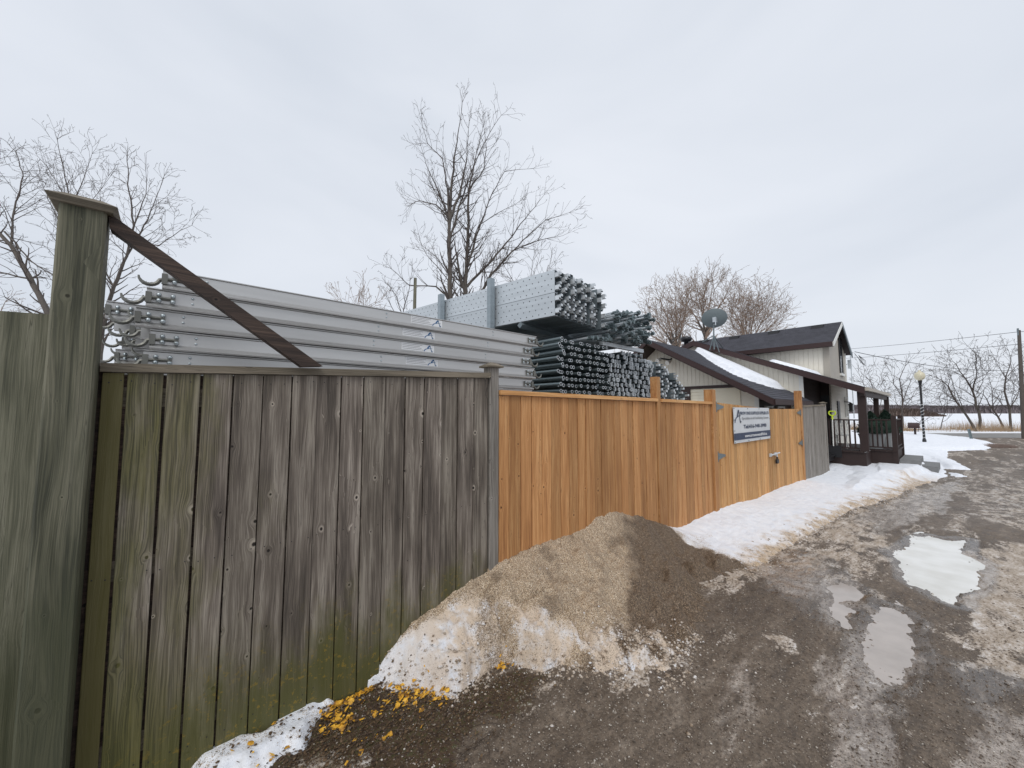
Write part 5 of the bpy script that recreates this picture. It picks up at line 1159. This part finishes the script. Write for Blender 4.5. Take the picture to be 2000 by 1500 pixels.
up = empty('utility_pole', tuple(depth(1999, 850, 27)), 'dark wooden utility pole at the right edge', 'utility pole')
b_ = depth(2001, 860, 27); t_ = depth(1990, 645, 27); b_[2] = -.3
mb = MB(); mb.tube([b_, t_], [.13, .085], 10); o = mb.build('pole', M['bark'], up, origin=tuple(up.location)); o.location = (0, 0, 0)
mb = MB(); m_ = depth(1989, 655, 27); mb.tube([m_, (m_[0], m_[1], m_[2]+.5)], .05, 6); o = mb.build('top_pin', M['galv_dark'], up, origin=tuple(up.location)); o.location = (0, 0, 0)
def wire(a, b, sag, r, lab):
    a = np.array(a, float); b = np.array(b, float); pts = []
    for i in range(25):
        t = i/24; p = a*(1-t)+b*t; p[2] -= sag*4*t*(1-t); pts.append(tuple(p))
    tag(MB().tube(pts, r, 4).build('overhead_wire', M['cable']), lab, 'wire')
wp0 = (me_.location.x, me_.location.y-.2, me_.location.z+.4)
wire(wp0, depth(1999, 722, 27), .35, .014, 'lowest dark service wire from the house corner to the utility pole')
wire(depth(1500, 690, 62), depth(1990, 648, 27.0), .3, .016, 'uppermost thin wire running behind the house to the pole top')
wire(depth(1500, 705, 62), depth(1992, 672, 27.0), .3, .016, 'middle thin wire below the uppermost one')
wire(depth(1992, 672, 27), depth(2300, 640, 20.0), .2, .016, 'middle thin wire leaving the pole to the right')
for e_ in (1,):
    wire(depth(1990, 648, 27), depth(2300, 610, 20.0), .2, .016, 'uppermost thin wire leaving the pole to the right')

# ================================================================== TREES
def tubes(segs, name, mat, parent, org):
    """segs: list of arrays (p0,p1,r0,r1) -> one mesh of tapered prisms"""
    A_ = np.array([sg_[0] for sg_ in segs]); B_ = np.array([sg_[1] for sg_ in segs]); r0 = np.array([sg_[2] for sg_ in segs]); r1 = np.array([sg_[3] for sg_ in segs])
    d = B_-A_; l = np.linalg.norm(d, axis=1, keepdims=True)+1e-9; d = d/l; B_ = B_+d*np.minimum(r1[:, None]*.5, .03)
    ref = np.where(np.abs(d[:, 2:3]) < .9, np.array([[0, 0, 1.]]), np.array([[1., 0, 0]]))
    u = np.cross(d, ref); u /= np.linalg.norm(u, axis=1, keepdims=True); w = np.cross(d, u)
    Vs, Fs, b = [], [], 0
    big = r0 > .05
    for mask, k in ((big, 8), (~big, 3)):
        if not mask.any(): continue
        a = np.arange(k)*2*math.pi/k; ca, sa = np.cos(a)[None, :, None], np.sin(a)[None, :, None]
        ring = u[mask][:, None]*ca+w[mask][:, None]*sa
        V = np.concatenate([A_[mask][:, None]+ring*r0[mask][:, None, None], B_[mask][:, None]+ring*r1[mask][:, None, None]], 1).reshape(-1, 3)
        n_ = mask.sum(); j = np.arange(k); f = np.stack([j, (j+1) % k, k+(j+1) % k, k+j], 1)
        Fs.append((f[None]+(np.arange(n_)*2*k)[:, None, None]).reshape(-1, 4)+b); Vs.append(V); b += len(V)
    return mesh_np(name, np.concatenate(Vs)-np.array(org), np.concatenate(Fs), mat, parent)
def grow(segs, p, d, L_, r, lev, P, rs):
    n_ = max(2, int(L_/P['step'])); st = L_/n_; r_end = r*.35 if lev < P['max'] else max(r*.4, P['rmin']*.7)
    for i in range(n_):
        d = d+rs.normal(0, P['wob'], 3)+np.array([0, 0, P['up']]); d /= np.linalg.norm(d)
        q = p+d*st; ra = r+(r_end-r)*i/n_; rb = r+(r_end-r)*(i+1)/n_; ra = max(ra, P['rmin']); rb = max(rb, P['rmin']*.8)
        segs.append((p, q, ra, rb)); p = q
        if lev < P['max'] and (i > 0 or lev > 1) and rs.rand() < P['br']:
            ax = rs.normal(0, 1, 3); ax -= d*ax.dot(d); ax /= np.linalg.norm(ax)+1e-9; an = rs.uniform(.45, 1.0)
            nd = d*math.cos(an)+ax*math.sin(an); grow(segs, p, nd, L_*rs.uniform(.35, .68)*(1-.45*i/n_), max(rb*.62, P['rmin']), lev+1, P, rs)
def tree(name, limbs, t, label, cat='tree', group=None, P=None, seed=0, mat='twig', trunkmat='bark', zg=-.3):
    """limbs: (list of bearings (px,py), r0, r1); placed at depth t with each limb fanning fore and aft"""
    P0 = dict(step=.28, wob=.13, up=.05, br=.62, max=3, rmin=.007, L=1.8, den=.55); P0.update(P or {}); P = P0; rs = np.random.RandomState(seed+1)
    trunk, crown = [], []; sc = t/22.; c0 = None; th = P.get('th', 1.)
    limbs = [(a, b*th, max(c*th, P['rmin'])) for a, b, c in limbs]
    for li, (pts, r0, r1) in enumerate(limbs):
        side = 0 if li == 0 else rs.uniform(-1, 1)*.10*t/len(pts)
        q = [depth(x, y, t+side*i) for i, (x, y) in enumerate(pts)]
        # resample with small wobble
        Q = [q[0]]
        for a, b in zip(q[:-1], q[1:]):
            m = max(2, int(np.linalg.norm(b-a)/(.34*sc+.08)))
            for k in range(1, m+1): Q.append(a+(b-a)*k/m+(rs.normal(0, .02*sc, 3) if k < m else 0))
        n_ = len(Q)-1
        if c0 is None: c0 = (Q[0][0], Q[0][1], zg)
        for i in range(n_):
            ra = r0+(r1-r0)*i/n_; rb = r0+(r1-r0)*(i+1)/n_; (trunk if ra > .05*max(sc, .5) else crown).append((Q[i], Q[i+1], ra, rb))
            if i > n_*.12 or li > 0:
                for _ in range(P.get('nb', 1)+(rs.rand() < .5)):
                    if rs.rand() < P['den']:
                        d = Q[i+1]-Q[i]; d /= np.linalg.norm(d); ax = rs.normal(0, 1, 3); ax -= d*ax.dot(d); ax /= np.linalg.norm(ax); an = rs.uniform(.5, 1.1)
                        grow(crown, Q[i+1], d*math.cos(an)+ax*math.sin(an), P['L']*sc*rs.uniform(.5, 1.1)*(1-.5*i/n_), max(rb*.5, P['rmin']), 1, P, rs)
        d = Q[-1]-Q[-2]; d /= np.linalg.norm(d)
        for _ in range(2): grow(crown, Q[-1], d+rs.normal(0, .25, 3), P['L']*sc*.5, r1, 2, P, rs)
    e = empty(name, c0, label, cat, group)
    if trunk: tubes(trunk, 'trunk', M[trunkmat], e, c0)
    tubes(crown, 'crown', M[mat], e, c0)
    return e
# left group
PL1 = dict(step=.20, L=2.1, rmin=.0054, den=1.25, br=.80, max=4, th=.62)
tree('bare_tree', [([(150, 800), (118, 660), (60, 545), (22, 480), (-30, 425), (-80, 360)], .20, .06), ([(22, 480), (26, 420), (45, 345), (30, 295)], .07, .02), ([(8, 452), (60, 510), (112, 545), (175, 560)], .06, .015), ([(60, 545), (-10, 530), (-70, 510)], .06, .02), ([(-30, 425), (-20, 360), (0, 310)], .06, .015)], 14, 'large bare tree at the left edge with its trunk leaning left', P=PL1, seed=1)
tree('bare_tree', [([(190, 760), (200, 640), (222, 560), (248, 500), (262, 440), (252, 375), (248, 315)], .15, .02), ([(248, 500), (275, 455), (300, 400), (318, 350)], .06, .012), ([(255, 470), (310, 480), (352, 450), (375, 440)], .045, .01), ([(262, 440), (285, 380), (285, 335)], .045, .01), ([(222, 560), (190, 500), (200, 430), (195, 380)], .06, .012)], 14.5, 'bare tree directly right of the tall fence post', P=PL1, seed=2)
tree('bare_tree', [([(150, 800), (150, 640), (138, 500), (134, 390), (122, 320), (112, 272)], .13, .015), ([(140, 480), (100, 400), (75, 345)], .05, .01), ([(136, 410), (165, 345), (180, 300)], .04, .01), ([(138, 450), (180, 390), (215, 345)], .04, .01), ([(136, 400), (95, 330), (70, 300)], .035, .01)], 16, 'tall bare tree rising directly behind the tall fence post', P=PL1, seed=3)
tree('bare_tree', [([(-10, 800), (5, 690), (20, 640), (70, 610)], .08, .02), ([(5, 690), (-10, 630), (10, 590)], .05, .02), ([(-10, 720), (60, 660), (110, 620)], .05, .015)], 20, 'low dense thicket tree in the far left corner', P=dict(PL1, L=1.6, den=.8, rmin=.008), seed=4, mat='twig_tan')
# central tree
PC = dict(step=.32, L=2.0, rmin=.0072, den=.72, br=.74, max=4, up=.12, th=.95, nb=2)
tree('bare_tree', [([(884, 800), (881, 640), (879, 540), (877, 450), (882, 360), (890, 290), (899, 235), (903, 200)], .23, .015), ([(879, 430), (852, 400), (820, 392), (805, 398)], .06, .012), ([(879, 430), (900, 370), (910, 320), (915, 250)], .09, .012), ([(877, 445), (874, 370), (864, 310), (835, 280), (824, 240)], .07, .01), ([(878, 430), (850, 360), (832, 320), (822, 285)], .06, .01), ([(879, 580), (852, 560), (800, 558), (765, 525)], .06, .012), ([(880, 460), (915, 350), (940, 290), (965, 245), (979, 225)], .07, .01), ([(879, 540), (850, 500), (825, 480)], .04, .01)], 22, 'tall bare tree with the straight dark left trunk behind the steel planks', P=PC, seed=5)
tree('bare_tree', [([(905, 800), (907, 640), (910, 540), (914, 450), (916, 370), (930, 300), (943, 250)], .22, .015), ([(909, 580), (895, 520), (885, 450)], .11, .02), ([(913, 520), (930, 460), (960, 380), (985, 335), (1030, 330)], .08, .01), ([(912, 560), (950, 520), (1000, 462), (1035, 415), (1063, 380)], .09, .01), ([(925, 600), (960, 535), (1020, 470), (1065, 430), (1112, 415)], .10, .01), ([(1000, 490), (1050, 470), (1100, 460)], .05, .01), ([(912, 500), (935, 440), (965, 420), (1005, 400)], .05, .01), ([(909, 600), (870, 540), (835, 500), (820, 470)], .05, .01), ([(916, 370), (945, 330), (950, 290), (945, 245)], .05, .01)], 23, 'tall bare tree with the paired right trunk leaning over the steel planks', P=PC, seed=6)
tree('bare_tree', [([(1030, 760), (1032, 640), (1036, 560), (1040, 510)], .12, .02), ([(1034, 600), (1000, 545), (985, 520)], .06, .02), ([(1034, 600), (1065, 540), (1075, 515)], .06, .02)], 34, 'small far bare tree seen above the middle of the steel planks', P=dict(PC, L=2.0, den=.9, rmin=.012, step=.5), seed=7)
tree('bare_tree', [([(700, 760), (695, 640), (700, 585)], .12, .03), ([(695, 640), (672, 592), (660, 580)], .06, .02), ([(695, 640), (722, 600), (745, 585)], .06, .02), ([(695, 640), (710, 600), (712, 570)], .05, .02)], 42, 'far pinkish bare tree just above the aluminium decks', P=dict(PC, L=1.5, den=1., rmin=.017, step=.6), seed=8, mat='twig_tan')
tree('bare_tree', [([(790, 720), (785, 620), (775, 580), (762, 560)], .09, .02), ([(785, 620), (800, 560), (805, 530)], .05, .015), ([(785, 640), (765, 600), (755, 580)], .05, .015)], 30, 'thin bare tree beside the wooden pole', P=dict(PC, L=1.4, den=.7, rmin=.010), seed=9)
# behind the house
PH_ = dict(step=.40, L=2.5, rmin=.0135, den=1.6, br=.95, max=4, up=.08, wob=.17, th=.8)
def fan(cx, base, tops, r): 
    return [([(cx, 790), (cx, base)], r, r*.7)]+[([(cx, base), (cx+(x-cx)*.45, base+(y-base)*.55), (x, y)], r*.5, r*.1) for x, y in tops]
tree('bare_tree', fan(1322, 690, [(1262, 650), (1270, 612), (1292, 592), (1318, 575), (1345, 585), (1300, 640)], .28), 36, 'broad bare tree behind the house, left of the satellite dish', P=PH_, seed=11, mat='twig_tan')
tree('bare_tree', fan(1378, 660, [(1345, 600), (1362, 565), (1392, 558), (1420, 572), (1405, 600)], .30), 38, 'thick bare tree directly behind the satellite dish', P=PH_, seed=12, mat='twig_tan')
tree('bare_tree', fan(1462, 690, [(1430, 600), (1452, 585), (1480, 580), (1505, 600), (1522, 622), (1445, 625)], .24), 38, 'bare tree behind the dark upper roof, right of the dish', P=PH_, seed=13, mat='twig_tan')
tree('bare_tree', fan(1215, 780, [(1185, 720), (1205, 705), (1240, 700), (1262, 690), (1285, 660)], .14), 30, 'low bare shrub tree seen under the tangled braces', P=dict(PH_, L=1.5, rmin=.010), seed=14, mat='twig_tan')
# road side row
PR = dict(step=.34, L=1.6, rmin=.0105, den=1.3, br=.78, max=4, up=.05, wob=.19, th=.7)
RT_ = [(([([(1712, 846), (1718, 800), (1706, 765), (1700, 745)], .10, .03), ([(1712, 790), (1690, 760), (1680, 735)], .05, .015), ([(1716, 800), (1728, 770), (1722, 730)], .05, .015)]), 'bare roadside tree seen just past the porch roof end'),
       (([([(1762, 846), (1762, 800), (1762, 770), (1757, 740), (1768, 715)], .13, .03), ([(1762, 790), (1772, 760), (1785, 730)], .06, .015), ([(1762, 775), (1745, 750), (1748, 720)], .06, .015), ([(1763, 800), (1782, 775), (1795, 755)], .05, .015)]), 'bare roadside tree between the porch and the lamp post'),
       (([([(1836, 848), (1840, 825), (1848, 800), (1850, 775), (1846, 755)], .07, .02), ([(1846, 805), (1835, 780), (1838, 770)], .04, .015)]), 'small thin roadside tree just right of the lamp post'),
       (([([(1909, 848), (1890, 815), (1868, 785), (1852, 755), (1838, 742), (1825, 735)], .14, .02), ([(1868, 785), (1862, 750), (1850, 715)], .05, .015), ([(1885, 810), (1870, 770), (1858, 740)], .06, .02)]), 'slanting roadside tree leaning far to the left'),
       (([([(1916, 848), (1912, 805), (1900, 765), (1886, 740), (1868, 712), (1856, 705)], .17, .02), ([(1900, 765), (1908, 725), (1905, 690), (1890, 676)], .08, .015), ([(1908, 770), (1920, 745), (1915, 700)], .05, .015), ([(1886, 740), (1872, 730), (1850, 725)], .05, .015)]), 'tallest thick roadside tree right of the leaning one'),
       (([([(1962, 848), (1950, 815), (1932, 790), (1920, 770), (1908, 765)], .12, .02), ([(1940, 800), (1938, 765), (1930, 735)], .06, .015)]), 'low crooked roadside tree with branches spreading left'),
       (([([(1975, 848), (1972, 800), (1962, 765), (1965, 735), (1975, 705), (1970, 685)], .14, .02), ([(1965, 740), (1950, 715), (1942, 700)], .05, .015), ([(1968, 735), (1990, 710), (1992, 690)], .05, .015), ([(1972, 800), (1988, 770), (1998, 735)], .07, .02)]), 'tall bare tree left of the utility pole'),
       (([([(2030, 848), (2010, 800), (1998, 760), (2010, 720), (2005, 690)], .12, .02), ([(2005, 790), (1990, 750), (1985, 735)], .05, .015)]), 'bare tree partly hidden by the utility pole')]
for i, (lm, lb) in enumerate(RT_): tree('roadside_tree', lm, 34.5+(i % 3)*.8, lb, group='bare trees beyond the road', P=PR, seed=20+i, zg=-.2)
tree('shrub', [([(1792, 850), (1798, 822), (1806, 812)], .04, .012), ([(1798, 826), (1780, 812), (1776, 800)], .03, .012), ([(1796, 830), (1815, 815), (1818, 795)], .03, .012)], 34, 'small leafless shrub behind the mailbox', 'shrub', P=dict(PR, L=.7, rmin=.008), seed=40)
# reeds and brush at the foot of the trees
rs = np.random.RandomState(9); n_ = 16000; X = rs.uniform(18, 60, n_); t = 34+rs.rand(n_)*3.5
cl = fbm(X, t*.3, .6, 3, 12)+.5; k = rs.rand(n_) < np.clip((cl-.30)*3.2, .05, 1); X = X[k]; t = t[k]; n_ = len(X); hgt = (.25+.85*rs.rand(n_)**1.5)*(.35+1.1*np.clip(cl[k], 0, 1))
w0 = np.stack([RT[0]*X+FW[0]*t, RT[1]*X+FW[1]*t, np.full(n_, -.3)], 1); ln = rs.normal(0, .16, (n_, 2))
tip = w0+np.stack([ln[:, 0], ln[:, 1], hgt+.2], 1); wd = np.array([RT[0], RT[1], 0])*.013
V = np.stack([w0-wd, w0+wd, tip], 1).reshape(-1, 3)
tag(mesh_np('reeds', V, np.arange(3*n_).reshape(-1, 3), M['reed']), 'dry tan reeds at the foot of the roadside trees', kind='stuff')
rs = np.random.RandomState(10); n_ = 2500; c = gpt(1940, 872); a = rs.rand(n_)*6.28; rr = rs.rand(n_)**.5
w0 = np.stack([c[0]+rr*np.cos(a)*1.3, c[1]+rr*np.sin(a)*.8, np.full(n_, -.24)], 1); tip = w0+np.stack([rs.normal(0, .08, n_), rs.normal(0, .08, n_), rs.uniform(.04, .17, n_)], 1)
V = np.stack([w0-wd, w0+wd, tip], 1).reshape(-1, 3); tag(mesh_np('dead_grass', V, np.arange(3*n_).reshape(-1, 3), M['brush']), 'tuft of dead brown grass at the tip of the roadside snow', kind='stuff')
# far-off woods across the snow field
def woods(name, t0, t1, X0, X1, h0, h1, n_, w_, lab, seed, prof, mat):
    rs = np.random.RandomState(seed); X = rs.uniform(X0, X1, n_); t = rs.uniform(t0, t1, n_); hh = (h0+(h1-h0)*prof((X-X0)/(X1-X0)))*(.55+.45*rs.rand(n_))
    w0 = np.stack([RT[0]*X+FW[0]*t, RT[1]*X+FW[1]*t, np.full(n_, -.5)], 1); wd = np.array([RT[0], RT[1], 0])*w_; dd = np.array([FW[0], FW[1], 0])*w_
    top = w0+np.stack([rs.normal(0, .5*w_, n_), rs.normal(0, .5*w_, n_), hh], 1); mid = (w0+top)/2
    V = np.stack([w0-wd*.5, w0+wd*.5, mid+wd, top, mid-wd, w0-dd*.5, w0+dd*.5, mid+dd, mid-dd], 1).reshape(-1, 3)
    F_ = np.concatenate([np.array([[0, 1, 2, 3], [0, 3, 4, 4]])[:1], ]); 
    f1_ = np.array([[0, 1, 2], [0, 2, 3], [0, 3, 4], [5, 6, 7], [5, 7, 3], [5, 3, 8]])
    return tag(mesh_np(name, V, (f1_[None]+(np.arange(n_)*9)[:, None, None]).reshape(-1, 3), mat), lab, kind='stuff')
pr = lambda u: .55+.5*(fbm(u*9, u*0, 1., 3, 5)+.3)
woods('far_woods', 330, 380, 250, 620, 3.5, 9.5, 16000, 1.1, 'far-off purple brown woods across the snow field', 31, pr, M['twig_far'])
woods('far_woods', 600, 640, 300, 1100, 9, 14, 9000, 2.2, 'pale distant woods on the horizon', 32, pr, M['twig_far'])
woods('far_brush', 150, 158, 142, 168, .6, 3.6, 2600, .5, 'reddish brown brush mound across the snow field', 33, lambda u: np.sin(np.clip(u, 0, 1)*3.14), M['brush'])
